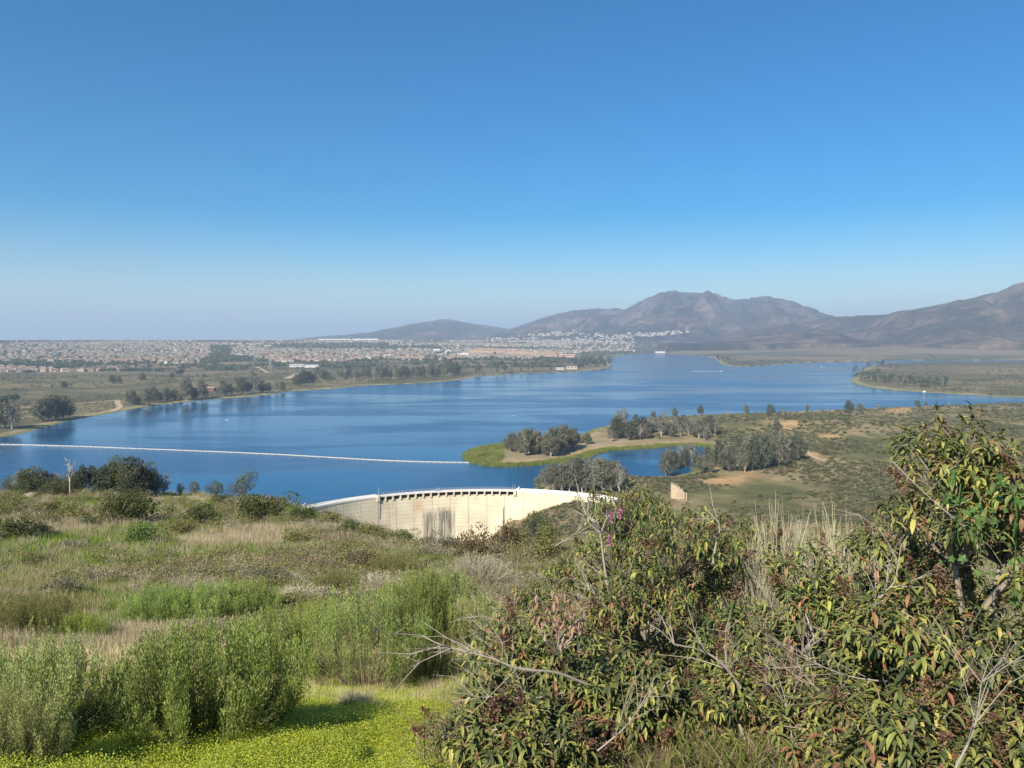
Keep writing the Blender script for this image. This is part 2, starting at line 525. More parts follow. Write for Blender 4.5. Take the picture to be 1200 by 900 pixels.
def ground_colors(X, Y, Z, s):
    r = np.hypot(X, Y)
    n1 = fbm(X / 60, Y / 60, 4, 51); n2 = fbm(X / 8, Y / 8, 4, 57); n3 = fbm(X / 2.5, Y / 2.5, 3, 58)
    field = mixc((.105, .103, .060), (.19, .16, .10), sstep(.35, .65, n1))
    # far country: dull purple grey scrub and dry fields
    n4 = fbm(X / 500, Y / 250, 4, 61)
    farc = mixc((.095, .092, .060), (.20, .155, .105), sstep(.4, .65, n4))
    C = mixc(field, farc, sstep(1500, 2100, r))
    # right hand scrub land
    rt = sstep(-20, 60, X) * sstep(1250, 1000, r)
    scr = mixc((.125, .125, .055), (.28, .22, .13), sstep(.35, .65, .6 * fbm(X / 35, Y / 55, 4, 65) + .4 * fbm(X / 7, Y / 12, 3, 66)))
    C = mixc(C, scr, rt)
    # shore strip
    tan = mixc((.30, .25, .14), (.40, .33, .20), n2)
    C = mixc(C, tan, sstep(14, 3, s - 5 * n2) * (s > -3) * (r > 240) * np.where(rt > .5, .5, 1.0))
    reed = mixc((.13, .16, .035), (.22, .21, .06), n2)
    C = mixc(C, reed, (sstep(6, 2, np.abs(s - 1.0)) * (r > 300) * .8))
    ins = inside(X, Y, SPIT)
    C = mixc(C, mixc((.22, .19, .12), (.38, .29, .18), n2 * .6 + n1 * .4), ins * sstep(5, 10, s))
    C = mixc(C, (.46, .31, .17), ins * sstep(16, 12, s) * sstep(7, 10, s) * .8)
    C = mixc(C, reed, ins * sstep(11, 7, s))
    left_tip = ins * (X < at_z(590, 540)[0]) * sstep(30, 26, s)
    C = mixc(C, reed, left_tip * sstep(.6, .5, n1 * .5 + n2 * .5))
    for q in SOIL_PATCH:
        Q = [hit(*p)[:2] for p in q]
        C = mixc(C, mixc((.42, .25, .12), (.50, .33, .18), n2), soft_mask(X, Y, Q, n2))
    # camera hill
    hillm = sstep(300, 200, r) * (Z > 2)
    dry = mixc((.21, .175, .11), (.38, .315, .21), sstep(.35, .65, n2))
    dry = mixc(dry, (.13, .15, .045), sstep(.52, .66, fbm(X / 5, Y / 9, 3, 71)) * .15)
    C = mixc(C, dry, hillm)
    # fresh green ground cover close by, left of the middle
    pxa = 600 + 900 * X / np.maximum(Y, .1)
    g = sstep(20, 15, r + 3 * (n3 - .5)) * sstep(760, 640, pxa) * (Y > 0)
    lime = mixc((.21, .25, .03), (.42, .43, .05), sstep(.3, .7, n3))
    lime = mixc(lime, (.30, .25, .13), sstep(.55, .68, fbm(X / 1.1, Y / 1.6, 3, 74)) * .75)
    C = mixc(C, lime, g)
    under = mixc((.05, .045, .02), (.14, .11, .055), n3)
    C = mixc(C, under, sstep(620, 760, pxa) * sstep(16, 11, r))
    # canyon and abutment
    cany = (np.hypot(X - DCX, Y - DCY) < DR + 2) * (X > -110) * (X < 70) * sstep(180, 230, Y)
    C = mixc(C, mixc((.11, .10, .05), (.26, .20, .12), n2), cany * 1.0)
    C = np.where((s < -2)[..., None], np.array((.05, .05, .03)), C)
    return np.clip(C, 0, 1)

def build_ground():
    rr = np.concatenate([[0.02, .5, 1.0], 1.5 * (250 / 1.5) ** np.linspace(0, 1, 190),
                         80 * 900 / np.arange(80 * 900 / 250 - .75, 80 * 900 / 6500, -0.75),
                         6500 * (60000 / 6500) ** np.linspace(0, 1, 30)])
    rr = np.unique(rr)
    th = np.concatenate([np.linspace(-180, -44, 46, endpoint=False), np.linspace(-44, 44, 500), np.linspace(44, 180, 46)[1:-1]])
    th = np.radians(th)
    RR, TH = np.meshgrid(rr, th, indexing='ij')
    X, Y = RR * np.sin(TH), RR * np.cos(TH)
    X, Y = X.ravel(), Y.ravel()
    s = shore_s(X, Y)
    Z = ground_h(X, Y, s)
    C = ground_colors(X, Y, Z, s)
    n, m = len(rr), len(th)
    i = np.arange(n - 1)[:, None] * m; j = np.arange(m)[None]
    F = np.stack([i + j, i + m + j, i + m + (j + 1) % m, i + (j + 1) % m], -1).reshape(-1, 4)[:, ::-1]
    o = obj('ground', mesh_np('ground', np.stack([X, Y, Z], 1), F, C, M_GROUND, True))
    tag(o, kind='structure')
build_ground()

def build_water():
    P = LAKE.copy()
    # push the outline a little under the banks, but not through the dam
    nxt, prv = np.roll(P, -1, 0), np.roll(P, 1, 0)
    t = nxt - prv; nrm = np.stack([t[:, 1], -t[:, 0]], 1); nrm /= np.linalg.norm(nrm, axis=1, keepdims=True) + 1e-9
    area = np.sum(P[:, 0] * nxt[:, 1] - nxt[:, 0] * P[:, 1])
    if area < 0: nrm = -nrm
    near_dam = np.array([abs(math.hypot(p[0] - DCX, p[1] - DCY) - DR) < 6 and p[1] > 300 and abs(p[0]) < 130 for p in P])
    rr = np.hypot(P[:, 0], P[:, 1])
    off = np.clip(rr / 120, 3, 12)
    P = P + nrm * np.where(near_dam, 0, off)[:, None]
    poly = [Vector((p[0], p[1], 0)) for p in P]
    tris = tessellate_polygon([poly])
    F = np.array(tris)
    V = np.array([(p[0], p[1], 0.0) for p in P])
    # keep every triangle facing up
    a, b, c = V[F[:, 0]], V[F[:, 1]], V[F[:, 2]]
    flip = np.cross(b - a, c - a)[:, 2] < 0
    F[flip] = F[flip][:, ::-1]
    tag(obj('lake_water', mesh_np('lake_water', V, F, None, M_WATER)), kind='structure')
build_water()

# ------------------------------------------------------------------ mountains
MOUNTS = []
def mountain(name, sky_px, R0, wf, wb, foot_z, seed, rough=1.0):
    """a range with its crest at distance R0; sky_px its skyline"""
    xs = np.array([p[0] for p in sky_px], float); ys = np.array([p[1] for p in sky_px], float)
    px = np.linspace(xs[0], xs[-1], int((xs[-1] - xs[0]) / 2.2))
    th = np.arctan((px - 600) / F_PX)
    crest = np.interp(px, xs, ys)
    Rc = R0 * (1 + 0.05 * (fbm(px / 90, px * 0, 3, seed) - .5))
    zc = CAM_Z + (396 - crest) / F_PX * Rc * np.cos(th)
    u = np.concatenate([np.linspace(-1, 0, 80), np.linspace(0, 1, 25)[1:]])
    V = np.zeros((len(u), len(px), 3))
    for k, uu in enumerate(u):
        r = Rc + (uu * wf if uu < 0 else uu * wb)
        X, Y = r * np.sin(th), r * np.cos(th)
        prof = (1 - abs(uu)) ** 1.15
        n = fbm(X / 420, Y / 900, 5, seed + 3); rid = 1 - np.abs(2 * n - 1)
        n2 = fbm(X / 1300, Y / 1500, 3, seed + 9)
        env = 4 * prof * (1 - prof) * (1 if uu < 0 else .5)
        h = np.maximum(zc - foot_z, 0)
        z = foot_z + h * prof + env * h * ((rid - .75) * .95 * rough + (n2 - .5) * .5) + (1 - abs(uu)) ** .5 * (fbm(X / 170, Y / 260, 4, seed + 5) - .5) * 38 * (abs(uu) > .02)
        if abs(uu) == 1: z = z * 0 + foot_z - 60
        V[k] = np.stack([X, Y, z], 1)
    a, b = V.shape[:2]
    i = np.arange(a - 1)[:, None] * b; j = np.arange(b - 1)[None]
    F = np.stack([i + j, i + j + 1, i + b + j + 1, i + b + j], -1).reshape(-1, 4)
    o = obj(name, mesh_np(name, V.reshape(-1, 3), F, None, M_MOUNT, True))
    tag(o, kind='structure')
    MOUNTS.append((V, th, u))
    return o
mountain('mountain', [(340, 399), (400, 393), (440, 389), (480, 380), (500, 377), (515, 375), (530, 375.5), (545, 378), (575, 382), (600, 386), (640, 390), (700, 396), (760, 400)], 9800, 2600, 2000, 52, 101)
mountain('mountain.001', [(560, 397), (597, 386), (620, 378), (640, 371), (683, 363), (700, 361.5), (720, 363), (731, 365), (748, 357), (773, 347), (792, 342.5), (821, 343.5), (840, 349), (859, 355),
    (880, 354), (895, 352.5), (912, 353), (930, 357), (944, 362), (981, 372), (1030, 380), (1100, 388), (1200, 395)], 8600, 2900, 2200, 52, 131, 1.3)
mountain('mountain.002', [(770, 408), (830, 398), (870, 389), (920, 380), (950, 376), (981, 372.5), (1024, 370), (1067, 365), (1115, 356), (1152, 347.5), (1197, 334.5), (1240, 322), (1300, 310),
    (1400, 300), (1500, 305)], 6300, 2100, 1800, 45, 171, 1.1)
# ------------------------------------------------------------------ dam
def dam_materials():
    m, nt, out = new_mat('dam_concrete')
    geo = nn(nt, 'ShaderNodeNewGeometry')
    # streaks run down the face: fine across, stretched in height
    mp = nn(nt, 'ShaderNodeMapping', inp={'Scale': (0.75, 0.75, 0.05)})
    nt.links.new(geo.outputs['Position'], mp.inputs[0])
    st = noise(nt, 1.0, 6, 0.7, mp.outputs[0])
    big = noise(nt, 0.12, 4, 0.6, geo.outputs['Position'])
    mp3 = nn(nt, 'ShaderNodeMapping', inp={'Scale': (0.15, 0.15, 1.6)})
    nt.links.new(geo.outputs['Position'], mp3.inputs[0])
    hz = noise(nt, 1.0, 4, 0.7, mp3.outputs[0])
    base = ramp(nt, big.outputs[0], [(0.3, (.62, .54, .38)), (0.7, (.78, .70, .52))])
    r1 = ramp(nt, st.outputs[0], [(0.30, (.74, .72, .68)), (0.42, (1, 1, 1)), (1.0, (1.04, 1.03, 1.0))])
    r2 = ramp(nt, hz.outputs[0], [(0.30, (.80, .78, .74)), (0.45, (1, 1, 1)), (1.0, (1.03, 1.02, 1.0))])
    c = mixrgb(nt, 1.0, base.outputs[0], r1.outputs[0], 'MULTIPLY')
    c = mixrgb(nt, 0.8, c, r2.outputs[0], 'MULTIPLY')
    at = nn(nt, 'ShaderNodeAttribute', attribute_name='Col')   # stain mask per vertex: r dark streaks, g rust
    sp = nn(nt, 'ShaderNodeSeparateColor'); nt.links.new(at.outputs['Color'], sp.inputs[0])
    mp2 = nn(nt, 'ShaderNodeMapping', inp={'Scale': (1.3, 0.6, 0.05)}); nt.links.new(geo.outputs['Position'], mp2.inputs[0])
    s2 = noise(nt, 1.0, 5, 0.7, mp2.outputs[0])
    rs = ramp(nt, s2.outputs[0], [(0.36, (1, 1, 1)), (0.60, (0.25, 0.25, 0.25))])
    mu = nn(nt, 'ShaderNodeMath', operation='MULTIPLY'); nt.links.new(sp.outputs[0], mu.inputs[0]); nt.links.new(rs.outputs[0], mu.inputs[1])
    c = mixrgb(nt, mu.outputs[0], c, (.11, .10, .095))
    rg = ramp(nt, s2.outputs[0], [(0.42, (1, 1, 1)), (0.58, (0.1, 0.1, 0.1))]); mg = nn(nt, 'ShaderNodeMath', operation='MULTIPLY'); nt.links.new(sp.outputs[1], mg.inputs[0]); nt.links.new(rg.outputs[0], mg.inputs[1])
    c = mixrgb(nt, mg.outputs[0], c, (.50, .20, .05))
    # pour lines: a thin broken line at every lift, and the vertical joints
    sx = nn(nt, 'ShaderNodeSeparateXYZ'); nt.links.new(geo.outputs['Position'], sx.inputs[0])
    dv = nn(nt, 'ShaderNodeMath', operation='DIVIDE'); nt.links.new(sx.outputs[2], dv.inputs[0]); dv.inputs[1].default_value = 1.9
    fr = nn(nt, 'ShaderNodeMath', operation='FRACT'); nt.links.new(dv.outputs[0], fr.inputs[0])
    lt = nn(nt, 'ShaderNodeMath', operation='LESS_THAN'); nt.links.new(fr.outputs[0], lt.inputs[0]); lt.inputs[1].default_value = .13
    hr = ramp(nt, hz.outputs[0], [(0.42, (0, 0, 0)), (0.55, (1, 1, 1))])
    ml = nn(nt, 'ShaderNodeMath', operation='MULTIPLY'); nt.links.new(lt.outputs[0], ml.inputs[0]); nt.links.new(hr.outputs[0], ml.inputs[1])
    mx_ = nn(nt, 'ShaderNodeMath', operation='MAXIMUM'); nt.links.new(ml.outputs[0], mx_.inputs[0]); nt.links.new(sp.outputs[2], mx_.inputs[1])
    ms = nn(nt, 'ShaderNodeMath', operation='MULTIPLY'); nt.links.new(mx_.outputs[0], ms.inputs[0]); ms.inputs[1].default_value = .38
    c = mixrgb(nt, ms.outputs[0], c, (.20, .16, .11))
    b = nn(nt, 'ShaderNodeBsdfPrincipled', inp={'Roughness': 0.9, 'Specular IOR Level': 0.2})
    nt.links.new(c, b.inputs['Base Color'])
    bp = nn(nt, 'ShaderNodeBump', inp={'Strength': 0.5, 'Distance': 0.15}); nt.links.new(st.outputs[0], bp.inputs['Height']); nt.links.new(bp.outputs[0], b.inputs['Normal'])
    nt.links.new(b.outputs[0], out.inputs[0])
    return m
M_DAM = dam_materials()
M_WHITE = simple('pale_concrete', (.78, .74, .66), 0.85, 0.08, 0.7)
M_GREY = simple('galvanised_metal', (.42, .43, .43), 0.5, 0.08, 2.0, 0.5)
M_WPAINT = simple('white_paint', (.80, .80, .78), 0.5, 0.04, 2.0)

def arc_sweep(a0, a1, n, prof, colf=None):
    """sweep a closed profile of (radius, z) along the dam arc"""
    k = len(prof)
    V, C = [], []
    for i in range(n + 1):
        a = a0 + (a1 - a0) * i / n
        for (r, z) in prof:
            V.append(dam_pt(a, r, z)); C.append(colf(a, r, z) if colf else (0, 0, 0))
    F = [(i * k + j, i * k + (j + 1) % k, (i + 1) * k + (j + 1) % k, (i + 1) * k + j) for i in range(n) for j in range(k)]
    m = MB(); m.add(V, F, C)
    # ends
    c0 = len(V)
    for i in (0, n):
        ring = [i * k + j for j in range(k)]
        for j in range(1, k - 1):
            m.add([V[ring[0]], V[ring[j]], V[ring[j + 1]]], [(0, 2, 1) if i == 0 else (0, 1, 2)], (0, 0, 0))
    return m

def px_to_ang(px, z=0.0, r=None):
    """angle on the arc of the point seen in column px"""
    r = DR if r is None else r
    aa = np.linspace(DA0 - .3, DA1 + .3, 4000)
    X = DCX + r * np.sin(aa); Y = DCY + r * np.cos(aa)
    col = 600 + F_PX * X / (Y * math.cos(PITCH) + (CAM_Z - z) * math.sin(PITCH))
    return float(aa[np.argmin(np.abs(col - px))])

def build_dam():
    root = empty('dam', dam_pt((DA0 + DA1) / 2, DR, 0), 'curved cream concrete arch dam holding back the blue lake', 'dam')
    root.location = (0, 0, 0)
    s0, s1 = px_to_ang(443, 3), px_to_ang(603.5, 3)           # spillway section
    stains = [(495, 533, 612, .8, -5.0), (499, 506, 612, 1.2, -5.5), (514, 528, 600, 1.3, -4.5), (445, 458, 640, .5, -8), (589.5, 591.6, 640, 1.8, -4.0), (463, 470, 640, .35, -12), (524, 530, 640, .5, -6), (400, 404, 640, .4, -8), (560, 575, 640, .25, -9)]
    st = [(px_to_ang(a, -5), px_to_ang(b, -5), v, top) for a, b, _, v, top in stains]
    ru = (px_to_ang(484, 0), px_to_ang(493, 0))
    def colf(a, r, z):
        if r > DR + .2: return (0, 0, 0)
        d = 0.0
        for a0, a1, v, top in st:
            if a0 <= a <= a1 and z < top + 1.5 * math.sin(a * 900): d = max(d, v)
        g = 0.8 * max(0, 1 - abs(a - (ru[0] + ru[1]) / 2) / (ru[1] - ru[0])) * max(0, 1 - abs(z + 2.2) / 3.6)
        jt = 1.0 if abs(math.sin(a * DR / 9.0 * math.pi)) < .09 else 0.0
        return (d, g, jt)
    sill = 2.2
    def prof(top):
        P = [(DR + DT, -40), (DR + DT, top), (DR, top)]
        for z in np.arange(top - 0.8, -32, -0.8):
            P.append((DR - 0.012 * (top - z) ** 1.45, z))
        P.append((DR - 3, -40))
        return P
    bod = arc_sweep(s0, s1, 260, prof(sill), colf)
    o = obj('wall_body', bod.mesh('dam_body', M_DAM), root)
    topw = CREST - 1.15
    o = obj('wing_wall', arc_sweep(DA0, s0, 90, prof(topw), colf).mesh('dam_wing', M_DAM), root)
    o = obj('wing_wall', arc_sweep(s1, DA1, 90, prof(topw), colf).mesh('dam_wing', M_DAM), root)
    # parapets on the wings: bright outside of the walkway, seen from above
    for a0, a1 in ((DA0, s0 - .001), (s1 + .001, DA1)):
        P = [(DR + DT + .05, topw + .004), (DR + DT + .05, CREST + .1), (DR + DT - .35, CREST + .1), (DR + DT - .35, topw + .3), (DR + .30, topw + .3), (DR + .30, CREST - .25), (DR - .15, CREST - .25), (DR - .15, topw + .004)]
        obj('parapet', arc_sweep(a0, a1, 60, P).mesh('parapet', M_WHITE), root)
    # joints: slim pilaster edges on the face
    for px in (443.2, 603.3):
        a = px_to_ang(px, 0)
        m = MB(); m.box(dam_pt(a, DR - .25, CREST - 1.2), (1.3, 1.2, 3.0), -a, (0, 0, 0))
        obj('end_pier', m.mesh('end_pier', M_DAM), root)
    n = 18
    pm = MB(); pm.box((0, 0, 0), (0.62, DT + 0.5, 2.05), 0, (0, 0, 0)); pier = pm.mesh('pier', M_DAM)
    lip = MB(); lip.box((0, 0, 0), (0.62, .5, 1.1), 0, (0, 0, 0))
    for i in range(1, n):
        a = s0 + (s1 - s0) * i / n
        p = obj('pier', pier, root, dam_pt(a, DR + DT / 2 - .25, sill + 2.05 / 2 - .1)); p.rotation_euler.z = -a
    deck = arc_sweep(s0, s1, 60, [(DR + DT, sill + 1.95), (DR + DT, sill + 2.35), (DR - .4, sill + 2.35), (DR - .4, sill + 1.95)])
    obj('walkway_deck', deck.mesh('walkway_deck', M_WHITE), root)
    shade_sheet = arc_sweep(s0, s1, 60, [(DR + 2.6, sill - .1), (DR + 2.6, sill + 1.9), (DR + 2.4, sill + 1.9), (DR + 2.4, sill - .1)])  # added dark sheet: paints the shade inside the spillway openings
    obj('opening_shade', shade_sheet.mesh('opening_shade', simple('shade_dark', (.045, .04, .035), .9)), root)
    zd = sill + 2.35
    for rr_, nm in ((DR - .25, 'railing'), (DR + DT - .2, 'railing')):
        m = MB()
        for h in (.35, .72, 1.1):
            P = [dam_pt(a, rr_, zd + h) for a in np.linspace(s0, s1, 60)]
            m.tube(P, 0.035, 4)
        ro = obj(nm, m.mesh('railing', M_GREY), root)
        pmb = MB(); pmb.box((0, 0, .55), (.09, .09, 1.1)); post = pmb.mesh('rail_post', M_GREY)
        for i in range(0, 37):
            a = s0 + (s1 - s0) * i / 36
            q = obj('post', post, ro, dam_pt(a, rr_, zd)); q.rotation_euler.z = -a
    # tall staff gauge post, lamps
    m = MB(); a = px_to_ang(443.2, 3)
    m.tube([dam_pt(a, DR - .6, -6), dam_pt(a, DR - .6, CREST + 4.2)], .14, 6)
    obj('tall_post', m.mesh('tall_post', M_GREY), root)
    for px in (600.5, 603):
        a = px_to_ang(px, 3); m = MB()
        m.tube([dam_pt(a, DR + 1, zd), dam_pt(a, DR + 1, zd + 2.6)], .07, 5); m.box(dam_pt(a, DR + .8, zd + 2.6), (.5, .5, .2))
        obj('lamp_post', m.mesh('lamp_post', M_GREY), root)
    # hoist gear in the middle of the walkway
    m = MB(); a = px_to_ang(512, 4)
    for k in range(3):
        aa = a + k * .008
        m.tube([dam_pt(aa - .004, DR + 2, zd), dam_pt(aa, DR + 2, zd + 1.9), dam_pt(aa + .004, DR + 2, zd)], .1, 5)
        m.box(dam_pt(aa, DR + 1.6, zd + .6), (.8, .8, .6), -aa)
    obj('gate_hoist', m.mesh('gate_hoist', M_GREY), root)
    # small white objects at the ends
    for px, lab in ((343, 'small white valve housing beside the left end of the dam'), (606, 'small white cabinet standing where the railing meets the right wing of the dam')):
        p = at_y(px, 590 if px < 400 else 576, 352 if px < 400 else 379)
        m = MB()
        m.box((0, 0, .8), (1.5, 1.2, 1.6), 0, (1, 1, 1)).box((.2, 0, 1.9), (.8, .7, .7), 0, (1, 1, 1)).tube([(.6, 0, 1.9), (1.0, 0, 2.9)], .15, 5)
        o = obj('valve_housing' if px < 400 else 'control_cabinet', m.mesh('cabinet', M_WPAINT))
        if px > 400:
            a = px_to_ang(606.5, 4); o.location = dam_pt(a, DR + DT / 2 + .2, topw + .3); o.scale = (.7, .7, .8)
        else: o.location = dam_pt(DA0 + .012, DR + DT / 2, topw + .3)
        tag(o, lab, 'cabinet')
build_dam()

# ------------------------------------------------------------------ tan curved spillway wall on the brown bank right of the dam
def build_spill_wall():
    c = at_y(797, 574, 362)
    g = gz(c[0], c[1])
    root = empty('spillway_wall', (c[0], c[1], c[2] - 6.2), 'pale tan curved retaining wall with stubby posts along its top, above the bush', 'wall')
    m = MB(); n = 16
    V, F = [], []
    for i in range(n + 1):
        t = i / n
        x = -3.6 + 5.2 * t; y = 4 - 7 * t * t
        zt = 8.0 - 3.0 * t ** 1.7
        V += [(x, y, -6), (x, y, zt), (x + .6, y + .9, zt), (x + .6, y + .9, -6)]
    F = [(i * 4 + j, i * 4 + (j + 1) % 4, i * 4 + 4 + (j + 1) % 4, i * 4 + 4 + j) for i in range(n) for j in range(4)]
    m.add(V, F, (0, 0, 0)); m.add([V[-4], V[-3], V[-2], V[-1]], [(0, 1, 2, 3)], (0, 0, 0)); m.add([V[0], V[1], V[2], V[3]], [(0, 1, 2, 3)], (0, 0, 0))
    m_tan = simple('tan_concrete', (.46, .36, .25), .9, .15, .4)
    obj('wall_face', m.mesh('wall_face', m_tan), root)
    pb = MB(); pb.box((0, 0, .4), (.6, .6, 1.1), .4, top=.7); pme = pb.mesh('post', m_tan)
    for i in range(1, 16, 3):
        t = i / n
        obj('post', pme, root, (-3.6 + 5.2 * t + .3, 4 - 7 * t * t + .4, 8.0 - 3.0 * t ** 1.7))
    b = MB()
    b.tube([(2.3, -3.4, -6), (2.3, -3.4, 5.4)], .4, 6)
    obj('end_column', b.mesh('end_column', m_tan), root)
    # the earth bank behind it is part of the ground
build_spill_wall()

# ------------------------------------------------------------------ floating boom and buoys
def build_boom():
    P = np.array([at_z(*p) for p in [(-40, 520.3), (0, 521), (60, 522.2), (135, 525), (220, 528.3), (300, 531.5), (380, 536), (450, 540), (500, 541.8), (550, 542.3)]])
    P = smooth_poly(P, 3)
    root = empty('floating_boom', (0, 0, 0), 'long white floating log boom strung across the lake to the reedy spit', 'boom')
    L = np.concatenate([[0], np.cumsum(np.linalg.norm(np.diff(P, axis=0), axis=1))])
    tot = L[-1]; n = 96; g = np.random.default_rng(3)
    fb = MB(); ln = tot / n * .97
    V, F = tube_np([(-ln / 2, 0, 0), (-ln / 2 + .2, 0, 0), (0, 0, 0), (ln / 2 - .2, 0, 0), (ln / 2, 0, 0)], [.15, .34, .34, .34, .15], 8)
    fb.add(V, F); me = fb.mesh('boom_float', simple('boom_plastic', (.52, .49, .43), .6, .15, .5))
    for i in range(n):
        s = (i + .5) / n * tot
        p = np.array([np.interp(s, L, P[:, k]) for k in range(3)]); q = np.array([np.interp(s + 1, L, P[:, k]) for k in range(3)])
        f = obj('boom_float', me, root, (p[0], p[1] + g.normal() * .15, .22)); f.rotation_euler.z = math.atan2(q[1] - p[1], q[0] - p[0]) + g.normal() * .02
    c = MB(); c.tube(P + np.array((0, 0, .15)), .12, 4)
    obj('cable', c.mesh('cable', M_GREY), root)
build_boom()

# ------------------------------------------------------------------ boats
def boat_mesh(L, W, cab):
    m = MB(); n = 9; V = []
    for i in range(n):
        t = i / (n - 1); w = W / 2 * (math.sin(math.pi * min(1, .25 + t * .62)) ** .6 if t < .999 else 0.05)
        x = (t - .5) * L * 1.0
        V += [(x, -w, .75 + .35 * t), (x, -w * .75, -.15), (x, w * .75, -.15), (x, w, .75 + .35 * t), (x, w * .85, .62 + .3 * t), (x, -w * .85, .62 + .3 * t)]
    F = [(i * 6 + j, i * 6 + (j + 1) % 6, i * 6 + 6 + (j + 1) % 6, i * 6 + 6 + j) for i in range(n - 1) for j in range(6)]
    m.add(V, F); m.add(V[:6], [(0, 1, 2, 3), (3, 4, 5, 0)]); 
    return m
def build_boats():
    hull = boat_mesh(6.5, 2.4, 1).mesh('hull', M_WPAINT)
    cb = MB(); cb.box((.3, 0, 1.35), (2.2, 1.7, 1.3), 0, (1, 1, 1), top=.85); cb.box((.3, 0, 2.1), (2.6, 1.9, .12)); cabin = cb.mesh('cabin', M_WPAINT)
    eg = MB(); eg.box((-3.4, 0, .6), (.5, .5, 1.2)); motor = eg.mesh('outboard_motor', simple('dark_metal', (.05, .05, .055), .4))
    spots = [(1083, 459.6, .1, 1.01, 'white boat moored off the scrubby peninsula at the right'), (845, 435.2, 0, 1.0, 'white motorboat trailing a wake off the wooded point'),
             (602, 487, 1.2, .4, 'small white rowing boat out on open water above the spit'), (266, 492.5, .4, .55, 'small pale boat near the left bank trees'),
             (963, 430, 2, .8, 'tiny white boat far out near the peninsula tip'), (48, 498, 1.1, .7, 'small white boat pulled in at the left shore')]
    for px, py, rz, sc, lab in spots:
        p = at_z(px, py)
        o = empty('motorboat', tuple(p), lab, 'boat', None, rz); o.scale = (sc,) * 3
        obj('hull', hull, o); obj('cabin', cabin, o) if sc > 1 else None; obj('outboard_motor', motor, o)
    # wake of the moving boat: foam on the water
    p = at_z(845, 435.2); w = MB(); g = np.random.default_rng(5)
    for k in range(26):
        t = k / 25
        for sgn in (-1, 1):
            w.box((p[0] - 6 - t * 60, p[1] + sgn * (1 + t * 5) + g.normal() * .6, .06), (3.4, 1.2, .1), g.normal() * .2)
    tag(obj('wake', w.mesh('wake', M_WPAINT)), 'white foam wake spreading behind the far motorboat', 'wake', kind='stuff')
build_boats()

# ------------------------------------------------------------------ dirt paths as thin sheets lying on the ground
M_PATH = simple('dirt_path', (.42, .31, .19), .95, .15, .3)
def path(px_pts, w, name='path'):
    P = np.array([hit(*p)[:2] for p in px_pts]); P = smooth_poly(P, 2)
    # resample
    L = np.concatenate([[0], np.cumsum(np.linalg.norm(np.diff(P, axis=0), axis=1))])
    s = np.arange(0, L[-1], 5.0); P = np.stack([np.interp(s, L, P[:, 0]), np.interp(s, L, P[:, 1])], 1)
    T = np.gradient(P, axis=0); T /= np.linalg.norm(T, axis=1, keepdims=True) + 1e-9
    N = np.stack([-T[:, 1], T[:, 0]], 1)
    ww = w * (.8 + .4 * vnoise(s / 15, s * 0, 3))[:, None]
    A, B = P - N * ww / 2, P + N * ww / 2
    Z = lambda Q: ground_h(Q[:, 0], Q[:, 1]) + .35
    V = np.concatenate([np.column_stack([A, Z(A)]), np.column_stack([B, Z(B)])])
    n = len(P); F = [(i, i + 1, n + i + 1, n + i) for i in range(n - 1)]
    tag(obj(name, mesh_np(name, V, np.array(F), None, M_PATH)), kind='structure')
path([(0, 480), (20, 478.5), (46, 477.5), (82, 474.5), (110, 471.5), (139, 469.5), (165, 468.3), (190, 466), (215, 464)], 7)
path([(137, 470), (139, 474), (141, 477.5), (137, 480), (128, 483)], 7)
path([(300, 430), (306, 432), (314, 437)], 9)
path([(336, 444), (345, 440), (352, 436)], 12)
path([(940, 528), (950, 534), (962, 540), (971, 541)], 3.5)
path([(1160, 480), (1180, 478.5), (1200, 478)], 6)

# ------------------------------------------------------------------ town
HOUSE_WALLS = [(.54, .48, .39), (.50, .42, .31), (.64, .60, .54), (.44, .36, .27), (.56, .48, .38), (.40, .33, .25)]
HOUSE_ROOFS = [(.30, .19, .13), (.31, .22, .16), (.22, .17, .14), (.25, .21, .18), (.21, .20, .19)]
M_HOUSE = vcol_mat('house_paint', 0.8, 0.0, 0.08, 0.2)
def house_geo(m, x, y, z, w, d, h, rz, wc, rc):
    ca, sa = math.cos(rz), math.sin(rz)
    def T(p): return (x + p[0] * ca - p[1] * sa, y + p[0] * sa + p[1] * ca, z + p[2])
    a, b, rh = w / 2, d / 2, h + d * .22
    base = [T(p) for p in ((-a, -b, -2), (a, -b, -2), (a, b, -2), (-a, b, -2), (-a, -b, h), (a, -b, h), (a, b, h), (-a, b, h))]
    m.add(base, [(0, 1, 5, 4), (1, 2, 6, 5), (2, 3, 7, 6), (3, 0, 4, 7)], wc)
    e = .5
    rf = [T(p) for p in ((-a - e, -b - e, h), (a + e, -b - e, h), (a + e, b + e, h), (-a - e, b + e, h), (-a + d * .25, 0, rh), (a - d * .25, 0, rh))]
    m.add(rf, [(0, 1, 5, 4), (2, 3, 4, 5)], rc); m.add(rf, [(1, 2, 5), (3, 0, 4)], rc)

